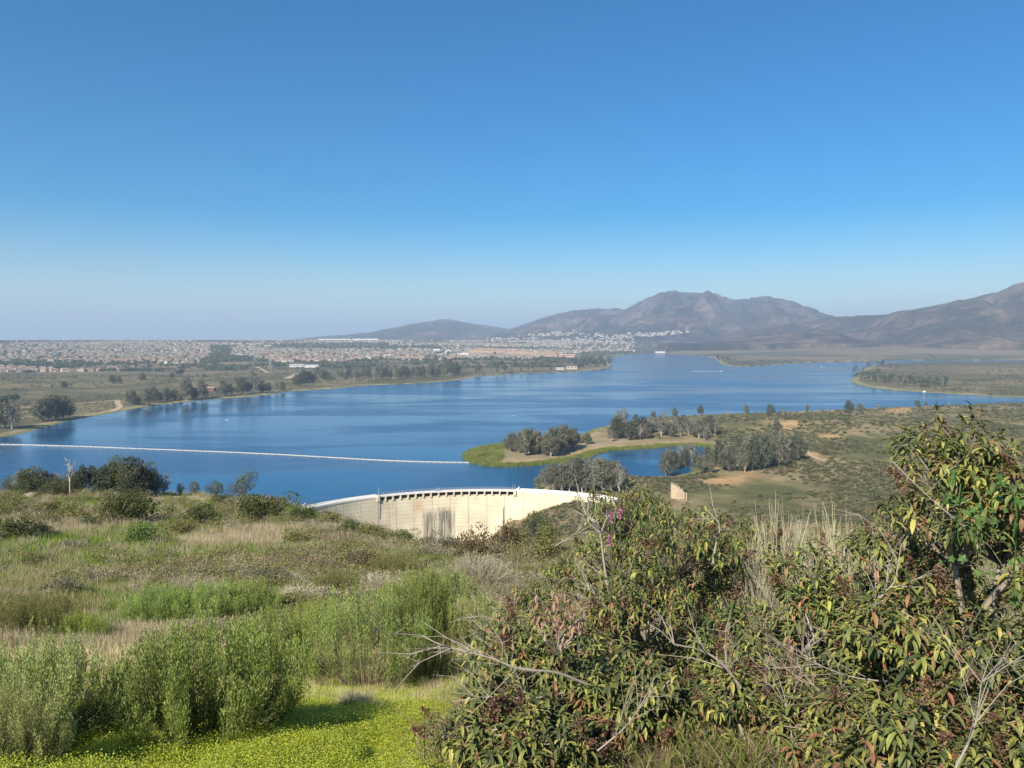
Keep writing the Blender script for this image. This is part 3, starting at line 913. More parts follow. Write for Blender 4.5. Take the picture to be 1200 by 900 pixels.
def town():
    g = np.random.default_rng(21)
    H = []
    # rows follow rings of equal distance (the terraces of the hillside), broken by canyons
    r = 2050.0
    while r < 6000:
        th = -0.62
        depth = 34 + g.normal() * 2
        off = g.uniform(0, 50)
        while th < 0.30:
            step = 19 / r * g.uniform(.85, 1.25)
            th += step
            rr = r + 70 * math.sin(th * 9 + 1.3) + 26 * math.sin(th * 31 + off * 0) + g.normal() * 2.5
            H.append((rr, th))
        r += depth if int(r / 60) % 3 else depth + 18
    H = np.array(H)
    X, Y = H[:, 0] * np.sin(H[:, 1]), H[:, 0] * np.cos(H[:, 1])
    pxa = 600 + 900 * np.tan(H[:, 1])
    gapn = fbm(X / 520 + 4, Y / 520, 3, 77); fine = fbm(X / 120, Y / 120, 3, 78)
    # where the built-up land starts, as a distance, per column
    start = np.interp(pxa, [0, 60, 200, 228, 262, 330, 440, 520, 540, 700, 712], [2060, 2060, 2150, 2450, 3100, 2420, 2600, 2500, 2600, 2550, 2900])
    end = np.interp(pxa, [0, 600, 640, 760], [5700, 5600, 5900, 6000])
    ok = (H[:, 0] > start) & (H[:, 0] < end) & (gapn > .30 + .10 * (H[:, 0] > 3600)) & (fine > .30)
    ok &= ~((pxa > 246) & (pxa < 272) & (H[:, 0] < 4200)) & (pxa < 745) & (shore_s(X, Y) > 260)
    keep = g.random(len(H)) < np.where(H[:, 0] < 3300, .93, .62)
    ok &= keep
    X, Y, D = X[ok], Y[ok], H[ok, 0]
    Z = ground_h(X, Y)
    vis = np.abs(X) < Y * .74
    X, Y, Z, D = X[vis], Y[vis], Z[vis], D[vis]
    o_ = np.argsort(D); X, Y, Z, D = X[o_], Y[o_], Z[o_], D[o_]
    # near 300 as things, three shared meshes per look
    protos = []
    for k in range(8):
        m = MB(); w, d, h = g.uniform(12, 17), g.uniform(10, 12), g.choice([3.6, 6.0, 6.4])
        wc, rc = HOUSE_WALLS[k % 6], HOUSE_ROOFS[k % 4]
        house_geo(m, 0, 0, 0, w, d, h, 0, wc, rc)
        if h > 5: house_geo(m, w * .42, -d * .45, 0, 6.5, 6, 3.2, 0, wc, rc)
        # windows and garage door recessed a little proud of the wall
        for q in range(3):
            xx = -w / 2 + 2.2 + q * 3.2
            if xx < w / 2 - 4: m.box((xx, -d / 2 - .04, h * .7), (1.5, .12, 1.2), 0, (.06, .07, .09))
        protos.append(m.mesh('house', M_HOUSE))
    looks = ['cream stucco house with a terracotta hip roof', 'tan stucco house with a red tiled roof', 'white house with a dark brown roof', 'light brown house with a greyish roof',
             'pinkish stucco house with a terracotta roof', 'brown house with a red tiled roof', 'off-white house with a brown roof', 'sand coloured house with a grey roof']
    n_th = min(295, len(X))
    for i in range(n_th):
        k = int(g.integers(0, 8))
        o = obj('house', protos[k], None, (X[i], Y[i], Z[i] + .3)); o.rotation_euler.z = -math.atan2(X[i], Y[i]) + g.normal() * .25 + (math.pi / 2 if g.random() < .25 else 0)
        area = 'in the lowest town terrace' if D[i] < 2160 else 'in the lower town rows'
        pxh = 600 + 900 * X[i] / Y[i]
        sect = ['behind the field trees at far left', 'behind the dark field tree pair', 'behind the round field tree', 'left of the green canyon gap', 'right of the green canyon gap', 'behind the lattice pylon', 'above the long white shed', 'above the school buildings', 'around the white arch', 'behind the terracotta apartment row', 'near the far point']
        si = int(np.searchsorted([100, 150, 190, 255, 300, 335, 400, 500, 545, 640], pxh))
        lb = looks[k] + ', ' + ('lowest terrace, ' if D[i] < 0 else '') + sect[si]
        tag(o, lb, 'house', 'hillside town houses, ' + lb)
    m = MB(); Vs, Q4, Q3, Cs = [], [], [], []
    for i in range(n_th, len(X)):
        wc = HOUSE_WALLS[int(g.integers(0, 6))]; rc = HOUSE_ROOFS[int(g.integers(0, 5))]
        house_geo(m, X[i], Y[i], Z[i], g.uniform(11, 18), g.uniform(9, 12), g.choice([3.5, 6, 6.2]), -math.atan2(X[i], Y[i]) + g.normal() * .3 + (1.57 if g.random() < .25 else 0), wc, rc)
    # the housing on the foot of the mountain
    return m, X, Y
town_mb, TX, TY = town()

def mesh_height(V, x, y):
    """height of a mountain sheet at a plan position (nearest vertex)"""
    d = (V[..., 0] - x) ** 2 + (V[..., 1] - y) ** 2
    i = np.unravel_index(np.argmin(d), d.shape)
    return V[i][2]

def foothill_town(m):
    g = np.random.default_rng(41)
    V = MOUNTS[1][0]
    cnt = 0
    cl = [(640, 392.5, 22, 1.8), (665, 391, 16, 1.6), (694, 393, 12, 2), (722, 395.5, 26, 2), (745, 393, 16, 1.6), (770, 392.5, 22, 2.0), (795, 389.8, 13, 1.8), (688, 399, 30, 2.0), (660, 401, 30, 2), (600, 397, 30, 1.5)]
    us = MOUNTS[1][2]; ths = MOUNTS[1][1]
    for cx, cy, sx, sy in cl:
        for _ in range(int(sx * 1.3)):
            px, py = cx + g.uniform(-1, 1) * sx, cy + g.normal() * sy * .6 + (g.uniform(-1, 1)) * sy * .4
            # march the ray to the higher of ground and mountain foot
            d = ray(px, py); j = int(np.argmin(np.abs(ths - math.atan2(d[0], d[1]))))
            col = V[:, j]; rr = np.hypot(col[:, 0], col[:, 1])
            t = np.arange(4200, 7800, 20.0) ; hx, hy, hz = d[0] * t, d[1] * t, CAM_Z + d[2] * t
            zz = np.maximum(np.interp(np.hypot(hx, hy), rr, col[:, 2]), ground_h(hx, hy))
            b = hz < zz
            if not b.any(): continue
            i = int(np.argmax(b))
            if shore_s(np.array([hx[i]]), np.array([hy[i]]))[0] < 60: continue
            house_geo(m, hx[i], hy[i], zz[i], g.uniform(14, 24), g.uniform(11, 15), g.choice([5, 7]), g.normal() * .4 - d[0], HOUSE_WALLS[int(g.integers(0, 6))], HOUSE_ROOFS[int(g.integers(0, 5))])
            cnt += 1
foothill_town(town_mb)
tag(obj('distant_houses', town_mb.mesh('distant_houses', M_HOUSE)), 'mass of pale houses with terracotta roofs covering the far hillside', 'houses', kind='stuff')

def slab_building(name, px0, px1, py, Y, h, wc, rc, lab, cat, depth=25, wins=0, arch=False):
    p0, p1 = at_y(px0, py, Y), at_y(px1, py, Y)
    w = p1[0] - p0[0]; cx = (p0[0] + p1[0]) / 2; z = gz(cx, Y)
    root = empty(name, (cx, Y, z), lab, cat)
    m = MB(); m.box((0, 0, h / 2 - 2), (w, depth, h + 4), 0, wc)
    obj('wall', m.mesh('wall', M_HOUSE), root)
    m = MB(); m.box((0, 0, h + .35), (w + 1.6, depth + 1.6, .7), 0, rc)
    obj('roof', m.mesh('roof', M_HOUSE), root)
    if wins:
        wm = MB(); wm.box((0, 0, 0), (w / wins * .5, .3, h * .35), 0, (.06, .08, .10)); me = wm.mesh('window', M_HOUSE)
        for k in range(wins): obj('window', me, root, (-w / 2 + (k + .5) * w / wins, -depth / 2 - .1, h * .55))
    return root
slab_building('warehouse', 374, 412, 397, 5300, 14, (.72, .72, .70), (.74, .74, .72), 'very long white warehouse at the far left of the pair on the mesa skyline', 'warehouse', 60)
slab_building('warehouse', 414, 444, 397.5, 5350, 15, (.76, .76, .74), (.76, .76, .75), 'long white warehouse at the right end of the mesa skyline', 'warehouse', 60)
slab_building('apartment_block', 550, 588, 415, 3050, 13, (.66, .44, .30), (.42, .24, .15), 'long terracotta-roofed tan apartment block, left half of the orange row', 'apartment block', 30, 14)
slab_building('apartment_block', 590, 630, 416, 3010, 13, (.66, .45, .32), (.44, .25, .16), 'long terracotta-roofed tan apartment block, right half of the orange row', 'apartment block', 30, 14)
for k_, (a_, b_, y_, Y_) in enumerate([(548, 566, 411, 3300), (569, 592, 411.5, 3280), (595, 616, 412, 3260), (634, 652, 417, 3000), (655, 674, 417.5, 2980), (560, 580, 408, 3600), (584, 606, 408, 3580), (630, 650, 412, 3300)]):
    slab_building('apartment_block', a_, b_, y_, Y_, 12, (.60, .40, .27), (.40, .23, .15), 'terracotta roofed orange-tan apartment row, ' + ['back left', 'back middle', 'back right', 'front far-right, first', 'front far-right, second', 'rearmost left', 'rearmost right', 'behind the far-right pair'][k_] + ' of the orange-tan estate', 'apartment block', 26, 8)
slab_building('sports_hall', 536, 549, 418.5, 2850, 9, (.80, .80, .78), (.82, .82, .80), 'big white-roofed hall near the dark grove above the far bank', 'hall', 40)
slab_building('school_building', 450, 462, 421, 2750, 8, (.66, .62, .55), (.55, .45, .36), 'pale low school building above the far tree belt', 'school', 25, 8)
slab_building('school_building', 470, 498, 423.5, 2600, 7, (.62, .48, .36), (.50, .33, .22), 'tan low building with a long brown roof above the far tree belt', 'school', 22, 10)
slab_building('white_building', 508, 516, 413.5, 3150, 14, (.80, .79, .76), (.72, .70, .66), 'tall white building standing among the far houses', 'building', 25, 6)
slab_building('farm_shed', 340, 357, 431, 2080, 7, (.64, .62, .58), (.60, .58, .54), 'long white roofed shed left of the two on the dull plain', 'shed', 18, 7)
slab_building('farm_shed', 358, 374, 432.5, 2050, 6, (.74, .70, .66), (.76, .74, .72), 'low pale shed right of the two on the dull plain', 'shed', 18, 7)
slab_building('boathouse', 652, 661, 433, 1900, 5, (.62, .60, .56), (.60, .58, .54), 'small white boathouse on the far point below the trees', 'boathouse', 14, 3)
slab_building('boathouse', 664, 676, 431.5, 1940, 7, (.55, .45, .36), (.52, .42, .34), 'tan boathouse beside the white one on the far point', 'boathouse', 16, 3)
slab_building('ranger_station', 238, 252, 461, 1135, 4.5, (.30, .12, .08), (.48, .34, .26), 'low red-brown shed with a pale roof on the left bank', 'shed', 9, 4)
slab_building('lakeside_kiosk', 265, 271, 459, 1150, 4, (.66, .64, .60), (.72, .70, .66), 'small white kiosk among the trees of the left bank', 'kiosk', 7, 2)
slab_building('pump_station', 768, 779, 407.5, 3950, 8, (.60, .59, .56), (.62, .61, .58), 'white flat pump station at the head of the lake', 'building', 25)

# steel arch over the amphitheatre
def arch_frame():
    p = at_y(526, 420, 2800); z = gz(p[0], 2800)
    m = MB()
    P = [(13 * math.cos(a), 0, 22 * math.sin(a)) for a in np.linspace(0, math.pi, 17)]
    m.tube(P, 1.1, 6, (.8, .8, .8)); m.box((0, 2, 2), (26, 1, 4), 0, (.5, .5, .5))
    o = obj('stage_arch', m.mesh('stage_arch', M_WPAINT), None, (p[0], 2800, z)); tag(o, 'white hooped arch over a stage in front of the far houses', 'arch')
arch_frame()

def pylon(px, py, Y, h, lab):
    p = at_y(px, py, Y); z = gz(p[0], Y); m = MB()
    w = h * .16
    for sx in (-1, 1):
        for sy in (-1, 1): m.tube([(sx * w, sy * w, -1), (sx * w * .25, sy * w * .25, h * .6), (sx * .3, sy * .3, h)], .35, 4)
    for k in range(6):
        t, t2 = k / 6, (k + 1) / 6; a, b = w * (1 - t * .9), w * (1 - t2 * .9)
        m.tube([(-a, -a, h * t), (b, -b, h * t2)], .22, 3); m.tube([(a, -a, h * t), (-b, -b, h * t2)], .22, 3)
    root = empty('power_pylon', (p[0], Y, z), lab, 'pylon')
    obj('tower', m.mesh('tower', M_GREY), root)
    am = MB(); am.box((0, 0, 0), (h * .42, .5, .5)); me = am.mesh('cross_arm', M_GREY)
    for q in (.72, .84, .95): obj('cross_arm', me, root, (0, 0, h * q))
pylon(317, 430, 1950, 30, 'steel lattice power pylon on the dull plain left of the sheds')
pylon(299, 431, 2400, 26, 'fainter steel lattice pylon farther back by the town edge')
pylon(57, 432, 2100, 12, 'short utility pylon at the edge of the town')

# masts on the highest summit
def masts():
    V = MOUNTS[1][0]
    for px, h, lab in ((790, 26, 'tall thin radio mast left of the summit buildings'), (797, 18, 'short radio mast beside the summit buildings'), (803, 30, 'tallest thin radio mast on the summit'), (815, 16, 'small radio mast at the right of the summit')):
        d = ray(px, 343); j = int(np.argmin(np.abs(MOUNTS[1][1] - math.atan2(d[0], d[1]))))
        col = V[:, j]; i = int(np.argmax((col[:, 2] - 80) / col[:, 1])); c = col[i]
        m = MB(); m.tube([(0, 0, -4), (0, 0, h)], [1.6, .6], 4); m.box((0, 0, h * .7), (5, 2, 3)); m.box((6, 0, 1), (9, 6, 6))
        tag(obj('radio_mast', m.mesh('radio_mast', M_GREY), None, tuple(c)), lab, 'mast')
masts()
# ------------------------------------------------------------------ trees
def scatter(name, protos, P, rz, sc, idx, label, cat, tilt=None):
    """one geometry-node object: instances of the prototype meshes on given points"""
    me = bpy.data.meshes.new(name)
    n = len(P)
    me.vertices.add(n); me.vertices.foreach_set('co', np.asarray(P, np.float32).ravel())
    rot = np.zeros((n, 3), np.float32); rot[:, 2] = rz
    if tilt is not None: rot[:, 0] = tilt[:, 0]; rot[:, 1] = tilt[:, 1]
    a = me.attributes.new('rot', 'FLOAT_VECTOR', 'POINT'); a.data.foreach_set('vector', rot.ravel())
    a = me.attributes.new('scl', 'FLOAT', 'POINT'); a.data.foreach_set('value', np.asarray(sc, np.float32))
    a = me.attributes.new('pick', 'INT', 'POINT'); a.data.foreach_set('value', np.asarray(idx, np.int32))
    o = obj(name, me)
    ng = bpy.data.node_groups.new(name + '_scatter', 'GeometryNodeTree')
    ng.interface.new_socket('Geometry', in_out='INPUT', socket_type='NodeSocketGeometry')
    ng.interface.new_socket('Geometry', in_out='OUTPUT', socket_type='NodeSocketGeometry')
    N, L = ng.nodes, ng.links
    gi, go = N.new('NodeGroupInput'), N.new('NodeGroupOutput')
    gtoi = N.new('GeometryNodeGeometryToInstance')
    for p in protos:      # instances keep the order they are plugged in, reversed by the multi input
        oi = N.new('GeometryNodeObjectInfo'); oi.transform_space = 'ORIGINAL'; oi.inputs['Object'].default_value = p
        oi.inputs['As Instance'].default_value = False
        gi2 = N.new('GeometryNodeGeometryToInstance'); L.new(oi.outputs['Geometry'], gi2.inputs[0])
        p['_s'] = 0; del p['_s']
        L.new(gi2.outputs[0], gtoi.inputs[0]) if False else None
        p_out = gi2.outputs[0]
        if 'join' not in locals(): join = N.new('GeometryNodeJoinGeometry')
        L.new(p_out, join.inputs[0])
    N.remove(gtoi)
    iop = N.new('GeometryNodeInstanceOnPoints')
    L.new(gi.outputs[0], iop.inputs['Points']); L.new(join.outputs[0], iop.inputs['Instance'])
    iop.inputs['Pick Instance'].default_value = True
    def attr(nm, ty):
        q = N.new('GeometryNodeInputNamedAttribute'); q.data_type = ty; q.inputs['Name'].default_value = nm
        return q.outputs['Attribute']
    L.new(attr('pick', 'INT'), iop.inputs['Instance Index'])
    L.new(attr('rot', 'FLOAT_VECTOR'), iop.inputs['Rotation'])
    L.new(attr('scl', 'FLOAT'), iop.inputs['Scale'])
    L.new(iop.outputs[0], go.inputs[0])
    md = o.modifiers.new('scatter', 'NODES'); md.node_group = ng
    return tag(o, label, cat, kind='stuff')

def proto(name, me):
    """a source for a scatter, not linked to the scene"""
    return bpy.data.objects.new(name, me)

def crown_np(g, lobes, n, leaf, cols, inner=0.35, flat=1.0):
    """leaf clumps through a crown made of lobes (centre, radii)"""
    lobes = [(np.array(c, float), np.array(r, float)) for c, r in lobes]
    vol = np.array([np.prod(r) ** (2 / 3) for c, r in lobes]); k = g.choice(len(lobes), n, p=vol / vol.sum())
    C0 = np.array([l[0] for l in lobes])[k]; R0 = np.array([l[1] for l in lobes])[k]
    d = rand_dirs(g, n); rad = inner + (1 - inner) * g.random(n) ** .45
    P = C0 + d * R0 * rad[:, None]
    # break the lobe up with a 3d clumpiness
    cl = vnoise(P[:, 0] / (leaf * 5) + 5, P[:, 2] / (leaf * 5) + P[:, 1] / (leaf * 6), 9)
    P = P[cl > .30]; n = len(P); cl = cl[cl > .30]
    s = leaf * g.uniform(.6, 1.3, n)
    V, F = cards_np(g, P, s, s * .6, up=.4)
    c = mixc(cols[0], cols[1], np.clip(cl * .9 + g.normal(size=n) * .22, 0, 1))
    return V, F, np.repeat(c, 4, 0)

def limbs(m, g, lobes, h0, r0, base=(0, 0, 0), col=(.25, .21, .17), n=6):
    top = np.mean([l[0] for l in lobes], axis=0)
    fork = np.array(base) + np.array((top[0] * .4, top[1] * .4, h0))
    lean = g.normal(size=2) * r0
    m.tube([np.array(base) + (0, 0, -.5 * r0), np.array(base) + (lean[0], lean[1], h0 * .5), fork], [r0 * 1.3, r0, r0 * .8], n, col)
    for c, r in lobes:
        c = np.array(c); mid = (fork + c) / 2 + g.normal(size=3) * np.mean(r) * .2
        m.tube([fork - (0, 0, r0), mid, c + (0, 0, np.mean(r) * .4)], [r0 * .62, r0 * .38, r0 * .12], 4, col)
        for _ in range(2):
            e = c + rand_dirs(g, 1)[0] * np.array(r) * .85
            m.tube([mid, (mid + e) / 2 + g.normal(size=3) * .1 * r0, e], [r0 * .3, r0 * .2, r0 * .06], 3, col)

GUM = [(.085, .092, .055), (.23, .225, .15)]
GUM_D = [(.055, .068, .045), (.135, .15, .10)]
OAK = [(.055, .068, .030), (.15, .165, .075)]
GREY = [(.14, .135, .10), (.27, .255, .20)]
TREE_KINDS = {}
def tree_kind(key, seed, h, w, nl, cols, n=1500, leaf=.45, trunk=.35, bare=.25, bark=(.30, .26, .22), tall=False):
    """makes (trunk mesh, crown mesh) for a tree h high"""
    g = np.random.default_rng(seed)
    L = []
    for k in range(nl):
        a = 2.4 * k + g.uniform(0, 1); t = (k + .5) / nl
        z = h * (bare + (1 - bare) * (.15 + .75 * t))
        rad = w * .5 * math.sin(math.pi * (.25 + .62 * t)) * g.uniform(.35, .75)
        rr = w * g.uniform(.20, .30) * (1.15 - .5 * t)
        L.append(((math.cos(a) * rad, math.sin(a) * rad, z), (rr, rr, rr * g.uniform(.7, 1.0))))
    m = MB(); limbs(m, g, L, h * bare * 1.2, trunk, col=bark)
    V, F, C = crown_np(g, L, n, leaf, cols)
    TREE_KINDS[key] = (m.mesh('trunk', M_BARK), mesh_np('crown', V, F, C, M_FAR), h)
for i in range(4): tree_kind('gum%d' % i, 200 + i, 17, 10 + i % 2 * 2, 13, GUM, 4200, .34, .35, .06, (.42, .38, .32))
for i in range(3): tree_kind('gumd%d' % i, 210 + i, 16, 12, 12, GUM_D, 3800, .38, .4, .05, (.28, .25, .22))
for i in range(3): tree_kind('grey%d' % i, 220 + i, 15, 9, 10, GREY, 1900, .30, .3, .12, (.50, .46, .40))
for i in range(3): tree_kind('oak%d' % i, 230 + i, 8, 9, 11, OAK, 4200, .19, .3, .04, (.22, .18, .14))
for i in range(2): tree_kind('olive%d' % i, 240 + i, 5, 4.6, 9, [(.075, .095, .055), (.20, .22, .14)], 2600, .12, .15, .12, (.25, .22, .18))
for i in range(2): tree_kind('umb%d' % i, 250 + i, 11, 13, 7, GUM_D, 1500, .45, .5, .5, (.25, .22, .2))
# far trees: one mesh, both materials
FAR_TREES = {}
def far_kind(key, seed, h, w, cols, n=260, leaf=1.1):
    g = np.random.default_rng(seed); m = MB()
    L = [((g.normal() * w * .2, g.normal() * w * .2, h * (.35 + .5 * k / 5)), (w * .28, w * .28, h * .17)) for k in range(6)]
    m.tube([(0, 0, -1), (0, 0, h * .5)], [.5, .3], 4, (.30, .26, .22), 0)
    V, F, C = crown_np(g, L, n, leaf, cols)
    m.add(V, F, C, 1)
    FAR_TREES[key] = m.mesh('tree', (M_BARK, M_FAR))
for i in range(4): far_kind('a%d' % i, 300 + i, 16, 13, GUM_D)
for i in range(3): far_kind('b%d' % i, 310 + i, 17, 8, GUM, 200, .9)

ORD = ['first', 'second', 'third', 'fourth', 'fifth', 'sixth', 'seventh', 'eighth', 'ninth', 'tenth', 'eleventh', 'twelfth', 'thirteenth', 'fourteenth', 'fifteenth', 'sixteenth', 'seventeenth',
       'eighteenth', 'nineteenth', 'twentieth', '21st', '22nd', '23rd', '24th', '25th', '26th', '27th', '28th', '29th', '30th', '31st', '32nd', '33rd', '34th', '35th', '36th', '37th', '38th', '39th', '40th']
def put_tree(kind, p, h, label, group, name='eucalyptus_tree', rz=None, cat='tree', sx=1.0):
    tm, cm, h0 = TREE_KINDS[kind]
    s = h / h0
    o = empty(name, tuple(p), label, cat, group, random.uniform(0, 6.28) if rz is None else rz)
    o.scale = (s * sx, s * sx, s)
    obj('trunk', tm, o); obj('crown', cm, o)
    return o

def h_at(px, py_top, base):
    """height a thing needs at base so that its top reaches row py_top"""
    d = ray(px, py_top); t = base[1] / d[1]
    return CAM_Z + d[2] * t - base[2]

# groves: (base px, base py, top py)
def grove(items, kinds, what, where, group, name='eucalyptus_tree', sx=1.0, order='from its left end'):
    items = sorted(items)
    for i, (px, py, top) in enumerate(items):
        b = hit(px, py); h = max(2.5, h_at(px, top, b)) * 1.1
        k = kinds[(i * 7 + 3) % len(kinds)]
        put_tree(k, b, h, f'{what}, {ORD[min(i, 39)]} {order} {where}', group, name, sx=sx * random.uniform(.85, 1.2))

# grove on the spit
it = []
g_ = np.random.default_rng(5)
tops = np.interp(np.linspace(592, 690, 30), [592, 600, 612, 622, 640, 652, 657, 665, 672, 680, 690], [511, 508, 503, 504, 506, 499, 497, 499, 498, 506, 506])
for i, x in enumerate(np.linspace(592, 690, 30)):
    by = np.interp(x, [592, 600, 620, 650, 690], [528, 534, 537, 535, 524]) - g_.uniform(0, 9)
    it.append((x + g_.normal() * 1.0, by, tops[i] + g_.uniform(-1, 6)))
grove(it, ['gum0', 'gum1', 'gumd0', 'gum2', 'gumd1', 'gum3', 'grey0'], 'grey-green gum', 'of the grove on the spit', 'gum trees of the grove on the spit', sx=1.0)
# grove right behind the dam's right wing
it = []
for i, x in enumerate(np.linspace(630, 730, 22)):
    by = 577 - g_.uniform(0, 13) * (i % 2) - (3 if i in (0, 21) else 0)
    top = np.interp(x, [630, 640, 655, 670, 690, 700, 715, 730], [555, 547, 543, 538, 537, 536, 538, 547]) + g_.uniform(-1, 4)
    it.append((x, by, top))
grove(it, ['gum1', 'gum2', 'grey1', 'gum0', 'gum3', 'grey2'], 'leafy grey gum tree', 'of the dam grove', 'gum trees behind the right wing of the dam', sx=.9)
# belt beyond the lagoon
it = []
for i, x in enumerate(np.linspace(716, 838, 40)):
    by = np.interp(x, [716, 740, 760, 800, 838], [518, 518, 514, 512, 517]) - g_.uniform(0, 12)
    top = by - g_.uniform(12, 22) - (8 if i in (2, 3, 4) else 0)
    it.append((x, by, top))
grove(it, ['grey0', 'grey1', 'gumd0', 'grey2', 'gum2'], 'thin brownish tree', 'in the belt beyond the lagoon', 'thin trees beyond the lagoon', sx=1.1)
# grove on the right of the lagoon
it = []
for i, x in enumerate(np.linspace(780, 935, 36)):
    by = np.interp(x, [780, 820, 850, 900, 935], [560, 556, 553, 556, 540]) - g_.uniform(0, 16)
    top = by - g_.uniform(18, 30)
    if 872 < x < 920: top = by - g_.uniform(34, 44); 
    it.append((x, by, top))
grove(it, ['gum0', 'grey0', 'gumd1', 'gum3', 'grey1', 'gumd2'], 'grey-olive tree', 'in the wood right of the lagoon', 'trees of the wood right of the lagoon', sx=.75)
# singles along the skyline of the right hand land
for i, (x, by, top, k, lab) in enumerate([(821, 486, 474, 'gumd0', 'small round tree on the near shore, below the open lake'), (874, 485, 473, 'gum1', 'narrow upright tree standing alone against the lake'),
    (903, 487, 473, 'gumd1', 'broad dark tree, left one of the shoreline pair'), (918, 488, 476, 'grey0', 'greyish tree, right one of the shoreline pair'), (791, 490, 476, 'gum2', 'leaning slim tree at the left of the near shoreline'),
    (765, 494, 481, 'gum3', 'rounded tree beside the belt, standing at the shore'), (745, 500, 484, 'gumd2', 'dense dark tree at the root of the spit'), (946, 482, 474, 'gum0', 'small tree on the shore right of the grey bush'),
    (994, 484, 468, 'gumd0', 'tall dark tree in the middle of the right hand shoreline'), (1007, 486, 471, 'gum1', 'second tree right beside the tall dark shoreline tree'), (1030, 480, 473, 'grey1', 'small grey tree against the narrow end of the lake'),
    (1075, 477, 468, 'gumd1', 'dark tree left of a pair by the narrow water'), (1085, 476, 470, 'gum2', 'smaller tree right of a pair by the narrow water'), (1112, 477, 470, 'grey2', 'thin tree near the narrow end of the water'),
    (963, 482, 477, 'grey0', 'low bushy tree on the shore between two taller ones'), (852, 487, 480, 'grey2', 'low tree on the near shore, half way to the narrow upright tree')]):
    b = hit(x, by); put_tree(k, b, max(3, h_at(x, top, b)), lab, None)
# left bank
left = [(5, 502, 472, 'gumd0'), (14, 503, 476, 'grey0'), (50, 494, 473, 'gumd1'), (57, 493, 468, 'gum0'), (66, 492, 469, 'gumd2'), (75, 491, 469, 'gum1'), (82, 489, 474, 'gumd0'),
    (154, 478, 461, 'gumd1'), (162, 477, 466, 'oak0'), (172, 475, 459, 'gum2'), (180, 475, 457, 'gumd2'), (188, 474, 462, 'gum3'), (196, 473, 458, 'gumd0'), (204, 472, 459, 'gumd1'), (211, 471, 463, 'oak1'),
    (219, 469, 448, 'gum0'), (228, 468, 457, 'gumd2'), (237, 467, 450, 'gum1'), (262, 464, 450, 'gumd0'), (270, 463, 452, 'gum2'), (284, 462, 446, 'gumd1'), (291, 461, 450, 'gum3'), (298, 461, 440, 'grey1'), (307, 460, 449, 'gumd2'),
    (315, 460, 450, 'gum0'), (324, 459, 448, 'grey2'), (331, 458, 449, 'gum1')]
for i, (x, by, top, k) in enumerate(left):
    b = hit(x, by)
    if shore_s(b[:1], b[1:2])[0] < 6: b = hit(x, by - 3)
    put_tree(k, b, max(3, h_at(x, top, b)) * 1.35, f'dark waterside gum tree, {ORD[i]} from the left along the far-left bank', 'trees along the left bank', sx=1.0)
it = []
for x, top, by in [(352, 436, 449), (356, 434, 448), (361, 435, 447), (366, 438, 447), (350, 440, 452)]: it.append((x, by, top))
grove(it, ['gumd0', 'gumd1', 'gumd2'], 'dense blackish tree', 'of the dark clump on the far bank', 'dark clump of trees where the bank bends', sx=1.3)
it = []
for i, x in enumerate(np.concatenate([np.linspace(372, 452, 18), np.linspace(458, 538, 22)])):
    by = np.interp(x, [372, 450, 538], [446, 445, 441]) - g_.uniform(0, 3); it.append((x, by, by - g_.uniform(9, 15) - (4 if x > 520 else 0)))
grove(it, ['gum0', 'grey0', 'gumd1', 'gum3', 'gumd2'], 'slender tree', 'of the long belt on the far bank', 'long tree belt on the far bank', sx=.8)
field = [(18, 447 + 12, 455 - 0, 'umb0', 'small dark spreading tree alone at the left of the dry field'), (16, 475, 462, 'umb1', 'wide umbrella-shaped tree by the dirt track at the far left'), (26, 476, 466, 'grey1', 'faint grey tree beside the umbrella-shaped tree'),
    (76, 454, 446, 'oak0', 'dark double-crowned tree left in the open field'), (131, 449, 439, 'gumd0', 'broad dark tree, left half of the close pair in the field'), (139, 449, 440, 'gumd1', 'dark tree, right half of the close pair in the field'),
    (167, 446, 436, 'gumd2', 'round dark tree with a pale trunk in the middle of the field'), (202, 443, 436, 'gumd0', 'small dark tree left of the lollipop-shaped tree'), (212, 443, 433, 'umb0', 'lollipop-shaped tree with a clear trunk on the field'),
    (118, 450, 446, 'grey2', 'bare pale little tree left of the close pair'), (239, 442, 438, 'oak1', 'low bush-like tree at the right of the field'), (560, 437, 425, 'gum1', 'lone tree on the far bank left of the dark twin')]
for x, by, top, k, lab in field:
    b = hit(x, by); put_tree(k, b, max(3, h_at(x, top, b)), lab, None, 'field_tree', sx=1.2)
# far trees, single meshes
def far_grove(pts, what, where, group, keys=('a0', 'a1', 'a2', 'a3')):
    for i, (x, by, hpx) in enumerate(sorted(pts)):
        b = hit(x, by); h = hpx / 900 * math.hypot(b[0], b[1])
        o = obj('tree', FAR_TREES[keys[i % len(keys)]], None, tuple(b)); o.scale = (h / 16 * 1.1,) * 2 + (h / 16,); o.rotation_euler.z = random.uniform(0, 6)
        tag(o, f'{what}, {ORD[min(i, 39)]} from the left {where}', 'tree', group)
far_grove([(585, 438, 13), (588, 437, 14), (622, 435, 12), (627, 434, 9), (634, 434, 10), (600, 437, 6), (612, 436, 5), (646, 435, 5)], 'distant blue-green tree', 'on the far central bank', 'trees on the far central bank')
far_grove([(x, 430 - abs(x - 690) / 14 + g_.uniform(-2, 2), g_.uniform(7, 11)) for x in np.linspace(672, 714, 22)], 'hazy tree', 'of the wood on the far point', 'trees of the wood on the far point')
far_grove([(x, g_.uniform(405.5, 411), g_.uniform(4.5, 7)) for x in np.linspace(670, 760, 34)], 'faint bluish tree', 'of the wood at the head of the lake', 'trees at the head of the lake')
